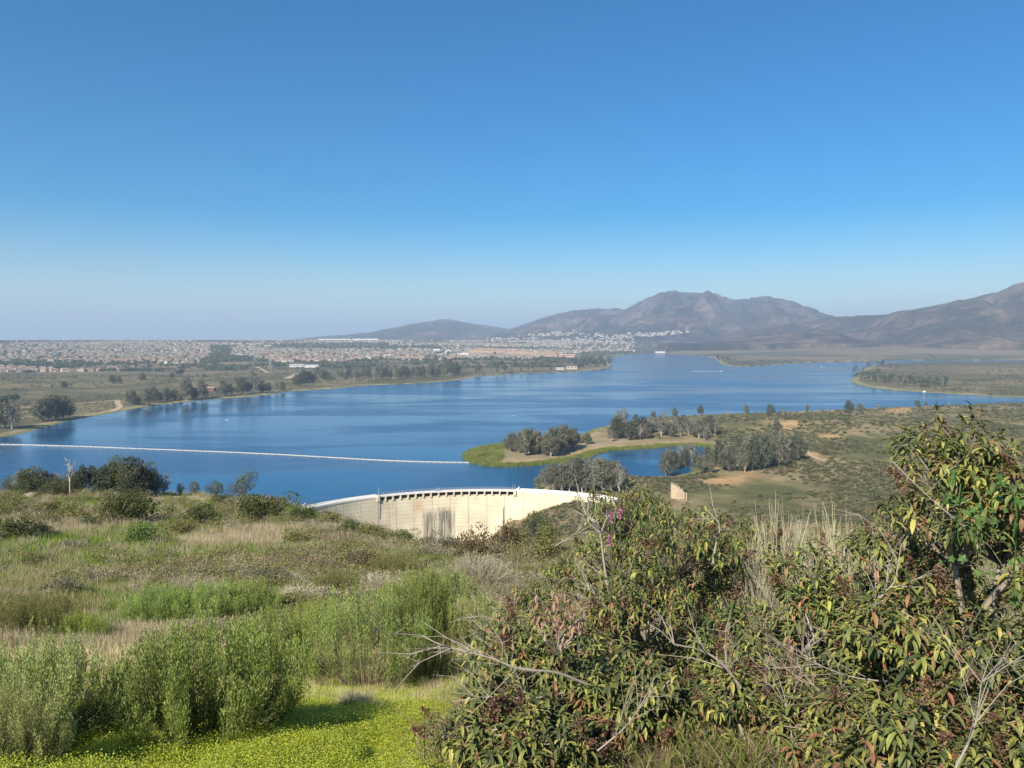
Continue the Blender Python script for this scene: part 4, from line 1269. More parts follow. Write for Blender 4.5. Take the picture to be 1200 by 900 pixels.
far_grove([(x, 425 + g_.uniform(-3, 1), g_.uniform(5, 9)) for x in (842, 846, 850, 853, 857, 861)] + [(891, 427, 5), (871, 427, 4)], 'dull blue tree', 'on the point across the lake', 'trees on the point across the lake')
far_grove([(x, np.interp(x, [1002, 1015, 1040, 1100], [446, 449, 451, 457]) - g_.uniform(0, 12 if x < 1060 else 5), g_.uniform(6, 11)) for x in np.linspace(1003, 1105, 40)], 'grey-green tree', 'along the wooded peninsula shore', 'trees on the wooded peninsula')
far_grove([(1016, 431, 7), (1022, 430, 6), (1030, 429, 6), (1036, 431, 8), (1045, 433, 7), (1050, 434, 6), (1093, 422, 6), (1160, 465, 5), (1120, 459, 5), (1135, 460, 5)], 'small bluish tree', 'behind the peninsula tip', 'trees behind the peninsula tip')
far_grove([(578 + 2, 424, 12), (500, 424, 8), (507, 423, 9), (512, 424, 8), (520, 424, 8), (486, 425, 5), (455, 427, 6), (404, 424, 4), (395, 426, 5), (383, 426, 5)], 'dark garden tree', 'in front of the far houses', 'dark trees in front of the far houses')

# bare tree and ridge trees on the near left hill
def ridge_trees():
    data = [(12, 577, 560, 'oak0', 1.0), (22, 578, 554, 'grey1', 1), (32, 578, 551, 'gumd1', 1.0), (42, 578, 550, 'oak2', 1.0), (54, 579, 554, 'gumd0', 1), (66, 579, 555, 'grey0', 1.1), (92, 579, 553, 'gumd2', 1.1), (86, 579, 558, 'oak1', .9), (62, 580, 562, 'oak2', .9), (77, 579, 559, 'oak0', .9), (27, 579, 562, 'oak0', .9), (118, 579, 560, 'oak2', .9), (151, 579, 549, 'oak1', .9), (164, 579, 548, 'gumd0', .9), (178, 579, 554, 'grey1', .9), (103, 579, 551, 'umb0', .7),
            (113, 579, 554, 'umb1', .7), (123, 579, 549, 'gumd0', 1.0), (132, 579, 543, 'gumd1', .9), (144, 579, 539, 'oak2', .85), (157, 579, 538, 'gumd2', 1.0), (170, 579, 545, 'oak0', .8), (183, 579, 553, 'grey2', 1.1), (193, 579, 556, 'grey0', 1.1)]
    labs = {157: 'tallest domed dark tree of the ridge thicket by the water', 183: 'pale leafless-looking tree at the right end of the ridge thicket'}
    data.sort()
    for i, (x, by, top, k, sx) in enumerate(data):
        b = hit(x, by + 1.5); put_tree(k, b, max(1.5, h_at(x, top, b)) * 1.12, labs.get(x, f'dark bushy tree, {ORD[i]} from the left in the ridge thicket'), 'trees of the thicket on the near ridge', 'ridge_tree', sx=sx)
    for x, by, top, k, sx, lab in [(212, 580, 566, 'olive0', .8, 'small pointed grey-green tree, left of three on the ridge'), (228, 580, 563, 'olive1', .9, 'middle pointed grey-green tree of three on the ridge'),
            (253, 582, 563, 'olive0', 1.3, 'broad grey-green tree, right of three on the ridge'), (284, 585, 557, 'olive1', 1.15, 'tallest silvery olive-green tree alone on the ridge'), (295, 586, 551, 'olive0', .8, 'upright top-heavy silvery tree touching the tallest one')]:
        b = hit(x, by + 1); put_tree(k, b, h_at(x, top, b), lab, None, 'silvery_tree', sx=sx)
    def bare(px, by, top, seed, lab, n=7):
        b = hit(px, by + 1); h = h_at(px, top, b); g = np.random.default_rng(seed)
        root = empty('bare_tree', tuple(b), lab, 'tree')
        m = MB(); c = (.42, .38, .33)
        P = [(0, 0, -.5), (g.normal() * .1, 0, h * .3), (g.normal() * .15, 0, h * .65), (g.normal() * .25, 0, h)]
        m.tube(P, [.11, .085, .06, .02], 6, c); obj('trunk', m.mesh('trunk', M_BARK), root)
        for k in range(n):
            t = .35 + .6 * k / n + g.uniform(-.05, .05); z = h * t; a = g.uniform(0, 6.28); L = h * g.uniform(.2, .42) * (1.25 - t)
            m = MB(); s = np.array((math.cos(a), math.sin(a) * .6, 0))
            p0 = np.array((0, 0, z)); p1 = p0 + s * L * .5 + (0, 0, L * .6); p2 = p1 + s * L * .5 + (g.normal() * .1, 0, L * g.uniform(.4, 1.1))
            m.tube([p0, p1, p2], [.06, .04, .015], 4, c)
            for q in range(3):
                e = p1 + rand_dirs(g, 1)[0] * L * .6; m.tube([p1, e], [.035, .01], 3, c)
            obj('branch', m.mesh('branch', M_BARK), root)
    bare(82, 580, 538, 1, 'bare whitish dead tree rising out of the ridge thicket', 9)
    bare(72, 579, 556, 2, 'short bare pale snag left of the whitish dead tree')
    bare(33, 578, 552, 3, 'thin bare pale snag in the left part of the thicket')
ridge_trees()

# ------------------------------------------------------------------ scattered ground cover (nobody could count it)
def blob_proto(seed, cols, n=60, leaf=.22, rx=.5, rz=.35, sk=None):
    g = np.random.default_rng(seed)
    L = [((g.normal() * rx * .4, g.normal() * rx * .4, rz * .5), (rx * .6, rx * .6, rz * .55)) for _ in range(4)]
    V, F, C = crown_np(g, L, n, leaf, cols, .3)
    return proto('shrublet', mesh_np('shrublet', V, F, C, M_FAR))

def in_px(X, Y):
    return 600 + 900 * X / np.maximum(Y, 1)

# scrub on the right-hand land, peninsula and far fields
def far_scrub():
    g = np.random.default_rng(71)
    ps = [blob_proto(400 + k, c, 80, .36, 1.5, .95) for k, c in enumerate([[(.065, .075, .035), (.15, .155, .075)], [(.10, .10, .055), (.20, .185, .11)], [(.05, .062, .03), (.12, .135, .065)], [(.13, .11, .065), (.25, .20, .13)]])]
    P = []
    n = 75000
    r = 1 / g.uniform(1 / 1150, 1 / 170, n); px = g.uniform(560, 1330, n); th = np.arctan((px - 600) / 900)
    X, Y = r * np.sin(th), r * np.cos(th); s = shore_s(X, Y); den = fbm(X / 45, Y / 60, 4, 81)
    ok = (s > 8) & (den > .36 + .25 * g.random(n)) & ((px > 650) | (np.hypot(X - DCX, Y - DCY) < DR - 2)) & ~inside(X, Y, SPIT)
    for q in SOIL_PATCH:
        Q = [hit(*p)[:2] for p in q]; ok &= ~inside(X, Y, Q)
    X, Y, r = X[ok], Y[ok], r[ok]; Z = ground_h(X, Y)
    sc = g.uniform(.35, 1.1, len(X)) * np.clip(r / 450, .6, 1.3)
    scatter('scrub', ps, np.stack([X, Y, Z], 1), g.uniform(0, 6.28, len(X)), sc, g.integers(0, 4, len(X)), 'olive and grey-green scrub dotting the land right of the dam', 'scrub')
    # left bank field and peninsula, plain
    n = 26000
    r = 1 / g.uniform(1 / 3200, 1 / 850, n); px = g.uniform(-120, 1330, n); th = np.arctan((px - 600) / 900)
    X, Y = r * np.sin(th), r * np.cos(th); s = shore_s(X, Y); den = fbm(X / 150, Y / 220, 4, 91)
    ok = (s > 14) & (den > .40 + .2 * g.random(n)) & (Y > 700)
    X, Y, r = X[ok], Y[ok], r[ok]; Z = ground_h(X, Y)
    scatter('field_scrub', ps, np.stack([X, Y, Z], 1), g.uniform(0, 6.28, len(X)), g.uniform(.3, .8, len(X)) * r / 900, g.integers(0, 4, len(X)), 'low dull scrub speckling the far banks and plain', 'scrub')
    # street and garden trees between the far houses
    n = 22000
    tp = [blob_proto(430 + k, c, 46, 2.6, 6, 7) for k, c in enumerate([GUM_D, OAK])]
    r = 1 / g.uniform(1 / 6300, 1 / 2050, n); px = g.uniform(-60, 790, n); th = np.arctan((px - 600) / 900)
    X, Y = r * np.sin(th), r * np.cos(th); s = shore_s(X, Y)
    ok = (s > 60) & ~((px > 543) & (px < 682) & (r > 2700) & (r < 3700) & (g.random(n) < .9)) & (g.random(n) < np.where((px > 246) & (px < 275), 1, .62)) & ((r > 2500) | (fbm(X / 90, Y / 90, 3, 5) > .55))
    X, Y, r = X[ok], Y[ok], r[ok]; Z = ground_h(X, Y)
    scatter('garden_trees', tp, np.stack([X, Y, Z], 1), g.uniform(0, 6.28, len(X)), g.uniform(.5, 1.1, len(X)), g.integers(0, 2, len(X)), 'dark trees filling the gaps between the houses of the far town', 'trees')
    # reeds around the spit and lagoon
    rp = []
    for k in range(3):
        m = MB(); gg = np.random.default_rng(450 + k)
        for _ in range(60):
            x, y = gg.normal(size=2) * .9; a = gg.uniform(0, 6.28); h = gg.uniform(1.2, 2.0)
            c = mixc((.14, .18, .03), (.30, .30, .09), np.array(gg.random()))
            dx, dy = math.cos(a) * .07, math.sin(a) * .07; lx, ly = gg.normal(size=2) * .25
            m.add([(x - dx, y - dy, 0), (x + dx, y + dy, 0), (x + lx, y + ly, h)], [(0, 1, 2)], c)
        rp.append(proto('reed', m.mesh('reed', M_DRY)))
    n = 60000
    px = g.uniform(540, 845, n); py = g.uniform(512, 552, n)
    W = np.array([at_z(a, b)[:2] for a, b in zip(px[:9000], py[:9000])]); X, Y = W[:, 0], W[:, 1]
    s = shore_s(X, Y)
    ok = (s > -1.5) & ((s < 6) | (inside(X, Y, SPIT) & (X < at_z(588, 540)[0]) & (s < 30) & (fbm(X / 9, Y / 9, 2, 4) > .4)))
    X, Y = X[ok], Y[ok]
    scatter('reeds', rp, np.stack([X, Y, np.maximum(ground_h(X, Y), 0)], 1), g.uniform(0, 6.28, len(X)), g.uniform(.7, 1.3, len(X)), g.integers(0, 3, len(X)), 'yellow-green reeds fringing the spit and lagoon', 'reeds')
far_scrub()
# ------------------------------------------------------------------ plants of the near hillside
def leaf_template(L, W, droop=.35, fold=.35, seg=4):
    """a lance-shaped leaf folded along its midrib and arching down; x is its length"""
    V = []
    for i in range(seg + 1):
        t = i / seg
        a = droop * t
        x, z = L * (math.sin(a) / droop if droop else t), -L * ((1 - math.cos(a)) / droop if droop else 0)
        w = W / 2 * max(.06, math.sin(math.pi * min(1, .12 + .86 * t)) ** .7)
        V += [(x, -w, z + w * fold), (x, 0, z), (x, w, z + w * fold)]
    F = []
    for i in range(seg):
        k = i * 3
        F += [(k, k + 3, k + 4, k + 1), (k + 1, k + 4, k + 5, k + 2)]
    return np.array(V), np.array(F)

def leaf_cols(seg, base, edge):
    C = []
    for i in range(seg + 1): C += [edge, base, edge]
    return np.array(C)

def frames(D, up=(0, 0, 1)):
    """rotation matrices whose x axis is D and z as near up as can be"""
    D = D / (np.linalg.norm(D, axis=1, keepdims=True) + 1e-9)
    Y = np.cross(np.broadcast_to(up, D.shape), D); Y /= np.linalg.norm(Y, axis=1, keepdims=True) + 1e-9
    Z = np.cross(D, Y)
    return np.stack([D, Y, Z], 2)

def place_template(TV, TF, P, Rm, S, C):
    """copies of a template; C (n,3) colour per copy or (n,k,3)"""
    n, k = len(P), len(TV)
    V = np.einsum('nij,kj->nki', Rm, TV) * np.asarray(S)[:, None, None] + P[:, None]
    F = TF[None] + (np.arange(n) * k)[:, None, None]
    if C.ndim == 2: C = np.repeat(C[:, None], k, 1)
    return V.reshape(-1, 3), F.reshape(-1, TF.shape[1]), C.reshape(-1, 3)

SUMAC_COLS = np.array([(.085, .105, .032), (.125, .145, .042), (.055, .070, .028), (.205, .215, .055), (.310, .290, .070), (.190, .130, .060), (.24, .115, .06)])
SUMAC_P = np.array([.26, .24, .16, .17, .06, .08, .03])
LEAF_V = [leaf_template(.096, .027, 1.0, .6, 3), leaf_template(.090, .024, .6, .55, 3), leaf_template(.105, .026, 1.6, .6, 3)]
LEAF_ME = {}
def leaf_mesh(var, ci):
    if (var, ci) not in LEAF_ME:
        TV, TF = LEAF_V[var]; b = SUMAC_COLS[ci]
        LEAF_ME[var, ci] = mesh_np('leaf', TV, TF, leaf_cols(3, b, b * 1.35), M_SLEAF, True)
    return LEAF_ME[var, ci]
M_SLEAF = vcol_mat('sumac_leaf', 0.55, 0.16, 0.12, 0.3)

def flower_proto(seed):
    g = np.random.default_rng(seed); n = 150
    t = g.random(n); P = np.stack([g.normal(size=n) * .028 * (1.15 - t), g.normal(size=n) * .028 * (1.15 - t), t * .12], 1)
    V, F = cards_np(g, P, .0075, .0065)
    C = np.repeat(mixc((.12, .060, .038), (.25, .14, .09), g.random(n)), 4, 0)
    return mesh_np('flower_head', V, F, C, M_LEAF)
FLOWERS = [flower_proto(1), flower_proto(2)]

def sumac(name, cx, cy, w, h, seed, label, n_ros=330, parts=300, depth=None, lobes=12, gb=None, dens=1.0, leaf_s=1.0, red=False):
    """a big drooping-leaved shrub standing at (cx, cy), w wide, h high"""
    g = np.random.default_rng(seed)
    z0 = gz(cx, cy) if gb is None else gb
    root = empty(name, (cx, cy, z0), label, 'shrub')
    camL = np.array((0 - cx, 0 - cy, CAM_Z - z0))
    n_ros = int(n_ros * 1.75)
    L = []
    for k in range(lobes):
        a = 2.4 * k + g.uniform(0, .8); t = (k + .5) / lobes
        rad = w * .5 * (.30 + .45 * g.random()) * (1.1 - .45 * t)
        r = w * g.uniform(.15, .24)
        L.append((np.array((math.cos(a) * rad, math.sin(a) * rad * (depth or 1), h * (.16 + .70 * t))), r * np.array((1, 1, .85))))
    P, D = [], []
    vol = np.array([r[0] ** 2 for c, r in L]); ks = g.choice(len(L), n_ros, p=vol / vol.sum())
    d = rand_dirs(g, n_ros); d[:, 2] = np.abs(d[:, 2]) * .9 + d[:, 2] * .1
    toc = camL / np.linalg.norm(camL)
    flip = (d @ toc < -.35) & (g.random(n_ros) < .55); d[flip] *= (-1, -1, 1)
    P = np.array([L[k][0] for k in ks]) + d * np.array([L[k][1] for k in ks]) * (g.random(n_ros) ** .4)[:, None] * 1.05
    P[:, 2] = np.maximum(P[:, 2], .08 + .1 * g.random(n_ros))
    A = d + (0, 0, .75) + g.normal(size=(n_ros, 3)) * .25; A /= np.linalg.norm(A, axis=1, keepdims=True)
    # limbs and twigs
    m = MB(); bc = (.33, .28, .22)
    nodes = []
    for c, r in L:
        b0 = np.array((g.normal() * w * .05, g.normal() * w * .05, -.1)); mid = c * (.45, .45, .4) + g.normal(size=3) * .08 * w
        mid[2] = max(mid[2], .1)
        m.tube([b0, mid, c * .8 + mid * .2, c], [.030 * h / 2, .022 * h / 2, .014, .008], 5, bc); nodes.append((mid + c) / 2)
    for i in range(n_ros):
        s = nodes[ks[i]] * .5 + L[ks[i]][0] * .5
        q = (s + P[i]) / 2 + g.normal(size=3) * .04
        m.tube([s, q, P[i] - A[i] * .04, P[i] + A[i] * .05], [.007, .005, .0035, .002], 3, np.array((.30, .24, .18)) * g.uniform(.7, 1.2))
    obj('branches', m.mesh('branches', M_BARK), root)
    # leaves
    LP, LD, LS, LC, LV = [], [], [], [], []
    for i in range(n_ros):
        nl = int(g.integers(9, 15) * dens); ax = A[i]
        u = np.cross(ax, (0.3, .5, .8)); u /= np.linalg.norm(u) + 1e-9; v = np.cross(ax, u)
        tone = g.choice(len(SUMAC_COLS), p=SUMAC_P)
        for j in range(nl):
            ph = j * 2.4 + g.uniform(0, .5); el = 1.05 - 1.35 * (j / nl) + g.normal() * .15
            dd = (math.cos(ph) * u + math.sin(ph) * v) * math.cos(el) + ax * math.sin(el)
            dd[2] -= .22
            LP.append(P[i] + ax * (.05 - .12 * j / nl)); LD.append(dd); LS.append((.45 + .75 * g.random() ** .8) * leaf_s * .92)
            tipc = j >= nl - 4 and P[i, 2] > h * .25 and g.random() < .5
            LC.append(int(g.choice([3, 4, 5, 6], p=[.35, .25, .25, .15])) if tipc else (tone if g.random() < .6 else g.choice(len(SUMAC_COLS), p=SUMAC_P))); LV.append(int(g.integers(0, 3)))
    LP, LD, LS, LC, LV = map(np.array, (LP, LD, LS, LC, LV))
    Rm = frames(LD)
    # the leaves that show largest: nearest the camera on the camera side
    dist = np.linalg.norm(LP - camL, axis=1) - .6 * (LP @ toc) + 0.25 * g.random(len(LP))
    order = np.argsort(dist)
    near, rest = order[:parts], order[parts:]
    for i in near:
        o = bpy.data.objects.new('leaf', leaf_mesh(int(LV[i]), int(LC[i])))
        M = Matrix(Rm[i].tolist()).to_4x4(); M.translation = Vector(LP[i]); 
        o.matrix_local = M @ Matrix.Scale(float(LS[i]), 4)
        COL.objects.link(o); o.parent = root
    b = MB()
    for var in range(3):
        sel = rest[LV[rest] == var]
        TV, TF = LEAF_V[var]
        base = SUMAC_COLS[LC[sel]] * g.uniform(.8, 1.2, (len(sel), 1))
        k = len(TV); cc = np.repeat(base[:, None], k, 1); cc[:, 0::3] *= 1.35; cc[:, 2::3] *= 1.35
        V, F, C = place_template(TV, TF, LP[sel], Rm[sel], LS[sel], cc)
        b.add(V, F, C)
    o = obj('foliage', b.mesh('foliage', M_SLEAF, True), root); o['kind'] = 'stuff'
    # dark red flower heads at some tips
    tips = [i for i in range(n_ros) if d[i] @ toc > -.1 and P[i, 2] > h * .35 and g.random() < .045]
    for i in tips:
        o = bpy.data.objects.new('flower_head', FLOWERS[i % 2]); COL.objects.link(o); o.parent = root
        o.location = P[i] + A[i] * .05; o.rotation_euler = Vector(A[i]).to_track_quat('Z', 'Y').to_euler(); o.scale = (g.uniform(.8, 1.5),) * 3
    return root, L

def dead_branch(root, pts_px, dist, rad, seed, twigs=10, name='bare_branch', label=None, col=(.34, .295, .24)):
    rad = rad * .62
    """a bare pale branch running through the given pixels at the given distances (world) as a part of root"""
    g = np.random.default_rng(seed)
    P = np.array([at_y(px, py, dd) for (px, py), dd in zip(pts_px, dist)]) - np.array(root.location)
    P = smooth_poly(P, 2)
    m = MB(); m.tube(P, np.linspace(rad, rad * .35, len(P)), 6, col)
    T = np.gradient(P, axis=0); T /= np.linalg.norm(T, axis=1, keepdims=True) + 1e-9
    for k in range(twigs):
        i = int(g.integers(1, len(P))); L = g.uniform(.18, .55) * (1.2 - i / len(P) * .5)
        e = T[i] + rand_dirs(g, 1)[0] * .9; e[2] += .15; e /= np.linalg.norm(e)
        q = P[i] + e * L * .5 + g.normal(size=3) * .03; r2 = q + (e + g.normal(size=3) * .35) * L * .5
        m.tube([P[i], q, r2], [rad * .4, rad * .28, rad * .1], 4, col)
        for _ in range(2):
            m.tube([q, q + rand_dirs(g, 1)[0] * L * .35 + e * L * .2], [rad * .2, rad * .07], 3, col)
    o = obj(name, m.mesh(name, M_BARK), root)
    if label: o['label'] = label
    return o

# ---- feathery upright shrubs
def feather_proto(seed, w, h, n_st, cols, stem=(.20, .17, .10), needle=.022, bare=.18, lean=1.0, per=34, wid=.0028, plumes=58):
    """returns (stems mesh, foliage mesh): plumes of upright wands covered with narrow leaves"""
    g = np.random.default_rng(seed)
    m = MB(); NP, ND, NC = [], [], []
    for pl in range(plumes):
        a = 2.4 * pl + g.uniform(-.4, .4); q = math.sqrt((pl + .5) / plumes) * g.uniform(.85, 1.08)
        hh0 = h * (math.sqrt(max(.04, 1.03 - .93 * q * q)) if bare < .3 else 1.02 - .45 * q ** 2.2) * g.uniform(.84, 1.05); out = w * .5 * q * lean
        T0 = np.array((math.cos(a) * out, math.sin(a) * out, hh0)); ptone = g.uniform(-.15, .15)
        spread = w * .030
        for k in range(n_st // plumes):
            b0 = np.array((math.cos(a) * q * w * .12, math.sin(a) * q * w * .12, -.05)) + g.normal(size=3) * (w * .012, w * .012, 0)
            top = T0 + g.normal(size=3) * (spread, spread, spread * 1.3)
            mid = b0 * .5 + top * .5 + np.array((math.cos(a), math.sin(a), -.1)) * out * .26 + g.normal(size=3) * w * .012
            m.tube([b0, mid, top], [.0042, .0028, .0010], 3, np.array(stem) * g.uniform(.7, 1.3))
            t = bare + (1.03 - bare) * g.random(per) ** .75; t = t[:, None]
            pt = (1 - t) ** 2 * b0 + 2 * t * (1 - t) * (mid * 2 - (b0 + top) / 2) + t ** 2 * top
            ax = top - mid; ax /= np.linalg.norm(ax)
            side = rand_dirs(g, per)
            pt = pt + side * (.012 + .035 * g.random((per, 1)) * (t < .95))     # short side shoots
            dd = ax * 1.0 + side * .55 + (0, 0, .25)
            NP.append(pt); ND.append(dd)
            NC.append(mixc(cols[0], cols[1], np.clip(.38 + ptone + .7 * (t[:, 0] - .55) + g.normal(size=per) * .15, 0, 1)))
    NP, ND, NC = np.concatenate(NP), np.concatenate(ND), np.concatenate(NC)
    n = len(NP); L = needle * g.uniform(.6, 1.5, n)[:, None]
    ND /= np.linalg.norm(ND, axis=1, keepdims=True)
    S = np.cross(ND, rand_dirs(g, n)); S /= np.linalg.norm(S, axis=1, keepdims=True); S *= wid
    V = np.stack([NP - S, NP + ND * L * .55 - S * 1.3, NP + ND * L, NP + ND * L * .5 + S * 1.3], 1).reshape(-1, 3)
    F = np.arange(4 * n).reshape(n, 4)
    return m.mesh('stems', M_BARK), mesh_np('foliage', V, F, np.repeat(NC, 4, 0), M_LEAF)

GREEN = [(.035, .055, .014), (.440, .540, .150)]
SAGE = [(.055, .065, .028), (.520, .540, .215)]
LIME = [(.120, .170, .028), (.460, .520, .095)]
OLIVE = [(.080, .080, .028), (.300, .285, .095)]
DKGREEN = [(.035, .050, .014), (.140, .160, .045)]
FEATHER = {}
for key, cols, n_st, sd in [('green0', GREEN, 520, 1), ('green1', GREEN, 520, 2), ('sage0', SAGE, 520, 3), ('sage1', SAGE, 520, 4), ('lime0', LIME, 300, 5), ('olive0', OLIVE, 300, 6), ('olive1', OLIVE, 320, 7)]:
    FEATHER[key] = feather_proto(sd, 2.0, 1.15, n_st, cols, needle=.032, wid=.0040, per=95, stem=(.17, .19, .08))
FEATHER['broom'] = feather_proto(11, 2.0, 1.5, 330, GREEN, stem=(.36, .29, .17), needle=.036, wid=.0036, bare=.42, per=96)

def feather(key, px, py, wpx, hpx, label, name='sage_bush', rz=0.0, group=None, cat='shrub', dpt=1.0):
    b = hit(px, py); dist = b[1]
    w, h = wpx / 900 * dist, hpx / 900 * dist * .92
    o = empty(name, tuple(b), label, cat, group, rz)
    hs = 1.5 if key == 'broom' else 1.15
    o.scale = (w / 2.0, w / 2.0 * dpt, h / hs)
    st, fo = FEATHER[key]
    obj('stems', st, o); obj('foliage', fo, o)
    return o
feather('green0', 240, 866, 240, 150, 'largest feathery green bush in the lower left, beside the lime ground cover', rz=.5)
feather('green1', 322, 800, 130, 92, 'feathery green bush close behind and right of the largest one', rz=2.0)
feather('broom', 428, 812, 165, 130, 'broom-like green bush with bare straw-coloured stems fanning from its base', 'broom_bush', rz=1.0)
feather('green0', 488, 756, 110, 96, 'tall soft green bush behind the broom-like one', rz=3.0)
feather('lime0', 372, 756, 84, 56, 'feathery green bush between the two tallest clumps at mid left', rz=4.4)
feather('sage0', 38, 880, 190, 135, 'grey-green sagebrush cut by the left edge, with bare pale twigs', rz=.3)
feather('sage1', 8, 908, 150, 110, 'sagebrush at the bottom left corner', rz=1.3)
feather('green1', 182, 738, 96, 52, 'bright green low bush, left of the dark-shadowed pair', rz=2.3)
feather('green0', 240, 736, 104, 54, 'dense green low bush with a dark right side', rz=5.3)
feather('green1', 290, 726, 90, 46, 'green low bush at the right end of the low row', rz=0.7)
feather('lime0', 92, 760, 74, 44, 'bright lime-green low bush at mid left', rz=1.7)
feather('olive0', 34, 748, 110, 58, 'dull olive bush at the left edge above the sagebrush', rz=2.7)
feather('olive1', 395, 700, 70, 34, 'small olive bush behind the tall green clumps', rz=.9)
feather('sage0', 520, 720, 90, 60, 'pale green wispy bush right of the tall green clumps', rz=.2)
feather('sage1', 560, 760, 80, 70, 'greyish wispy bush left of the reddish dead leaves', rz=.2)
feather('olive0', 462, 680, 74, 36, 'olive green bush in the dry slope below the dam', rz=1.9)
feather('lime0', 905, 905, 110, 80, 'bright yellow-green feathery bush at the bottom, right of the middle', rz=1.1)
feather('green0', 640, 912, 110, 66, 'small green feathery bush at the bottom under the big shrub', rz=1.5)
feather('lime0', 985, 912, 100, 66, 'yellow-green feathery bush at the bottom, beside the bare branches', rz=2.5)
feather('olive0', 500, 800, 80, 60, 'olive wispy bush right of the broom-like one, beside the bare branch', rz=2.3)
feather('green1', 822, 808, 56, 40, 'fresh green tuft growing low among the brown stems', rz=2.5)
feather('lime0', 640, 800, 90, 50, 'yellow-green tuft under the reddish dead leaves', rz=.5)
feather('olive1', 128, 862, 74, 62, 'dark brownish bush in the shadow between the two big left bushes', rz=3.5)

# ---- small rounded shrubs on the left slope
def round_proto(seed, cols, n=3000, leaf=.035):
    g = np.random.default_rng(seed)
    L = [((g.normal() * .32, g.normal() * .32, .22 + .42 * g.random()), (.36, .36, .30)) for _ in range(12)]
    V, F, C = crown_np(g, L, n, leaf, cols, .35)
    V[:, 2] = np.maximum(V[:, 2], .0)
    m = MB()
    for c, r in L: m.tube([(0, 0, -.1), np.array(c) * .5 + g.normal(size=3) * .05, c], [.03, .02, .008], 4, (.26, .22, .17))
    return m.mesh('stems', M_BARK), mesh_np('foliage', V, F, C, M_LEAF)
ROUND = {}
for key, cols, sd in [('dark0', DKGREEN, 1), ('dark1', DKGREEN, 2), ('olv0', OLIVE, 3), ('olv1', OLIVE, 4), ('gry0', [(.12, .11, .07), (.24, .22, .15)], 5), ('brn0', [(.10, .07, .035), (.22, .17, .09)], 6), ('grn0', [(.07, .11, .025), (.18, .24, .06)], 7)]:
    ROUND[key] = round_proto(sd, cols)
def rshrub(key, px, py, wpx, hpx, label, rz=0.0, name='round_shrub', group=None):
    b = hit(px, py); w, h = wpx / 900 * b[1], hpx / 900 * b[1]
    o = empty(name, tuple(b), label, 'shrub', group, rz + px * .37); o.scale = (w / 1.45, w / 1.45, h / .80)
    st, fo = ROUND[key]; obj('stems', st, o); obj('foliage', fo, o)
    return o
for k, px, py, w, h, lab in [
    ('dark0', 132, 614, 54, 32, 'dark green shrub, left half of the big dark clump on the left slope'), ('dark1', 160, 612, 56, 34, 'dark green shrub, right half of the big dark clump on the left slope'),
    ('dark0', 152, 589, 28, 14, 'small flat-topped dark shrub just under the ridge trees'), ('grn0', 172, 640, 58, 26, 'yellow-green shrub below the big dark clump'),
    ('dark1', 108, 618, 32, 14, 'low dark shrub left of the big dark clump'), ('olv0', 82, 612, 40, 20, 'grey-olive shrub on the upper left slope'), ('gry0', 56, 616, 30, 14, 'greyish shrub between two olive ones at upper left'),
    ('dark1', 18, 632, 62, 26, 'broad dark shrub at the left edge of the slope'), ('dark0', 44, 628, 34, 15, 'dark low shrub beside the broad one at the left edge'), ('olv0', 55, 600, 46, 12, 'flat dull shrub under the ridge thicket'),
    ('dark0', 238, 616, 56, 20, 'wide dark shrub alone in the middle of the left slope'), ('dark1', 300, 614, 58, 36, 'rounded dark shrub near the water edge of the slope'), ('olv1', 322, 606, 38, 22, 'olive shrub right of the rounded dark one'),
    ('dark0', 262, 592, 30, 13, 'small dark shrub below the tall silvery tree'), ('dark0', 362, 612, 34, 18, 'dark shrub where the dam wing disappears'), ('olv1', 388, 620, 36, 18, 'olive shrub below the left wing of the dam'),
    ('dark1', 412, 628, 38, 18, 'dark shrub on the edge under the left part of the dam'), ('olv0', 440, 634, 40, 20, 'olive shrub on the edge under the spillway'), ('dark0', 468, 640, 38, 18, 'dark shrub beneath the stained part of the dam'),
    ('gry0', 496, 642, 36, 16, 'greyish shrub at the foot of the dam view'), ('brn0', 566, 660, 54, 42, 'dark brownish twiggy shrub in front of the right part of the dam'), ('brn0', 592, 650, 40, 40, 'brownish shrub right of the twiggy one below the dam'),
    ('gry0', 528, 652, 46, 26, 'pale twiggy shrub left of the brownish pair'), ('gry0', 82, 648, 36, 15, 'grey round shrub in the dry grass'), ('brn0', 44, 668, 44, 18, 'rust-tinted low shrub at the left of the dry slope'),
    ('olv0', 260, 658, 30, 14, 'small sage-green round shrub right of centre on the dry slope'), ('grn0', 172, 650, 30, 10, 'tiny green shrub under the yellow-green one'), ('olv1', 345, 640, 48, 18, 'low olive shrub toward the dam'),
    ('dark0', 622, 636, 40, 34, 'dark shrub at the right edge of the dam face'), ('olv0', 640, 660, 50, 40, 'olive shrub below the right end of the dam'), ('gry0', 300, 690, 60, 22, 'grey twiggy shrub behind the low green row'),
    ('gry0', 60, 700, 60, 22, 'pale grey twiggy shrub at far left of the dry slope'), ('brn0', 420, 668, 60, 22, 'brownish shrub at the middle of the dry slope'), ('olv1', 210, 628, 44, 18, 'olive shrub right of the yellow-green one')]:
    rshrub(k, px, py, w, h, lab)

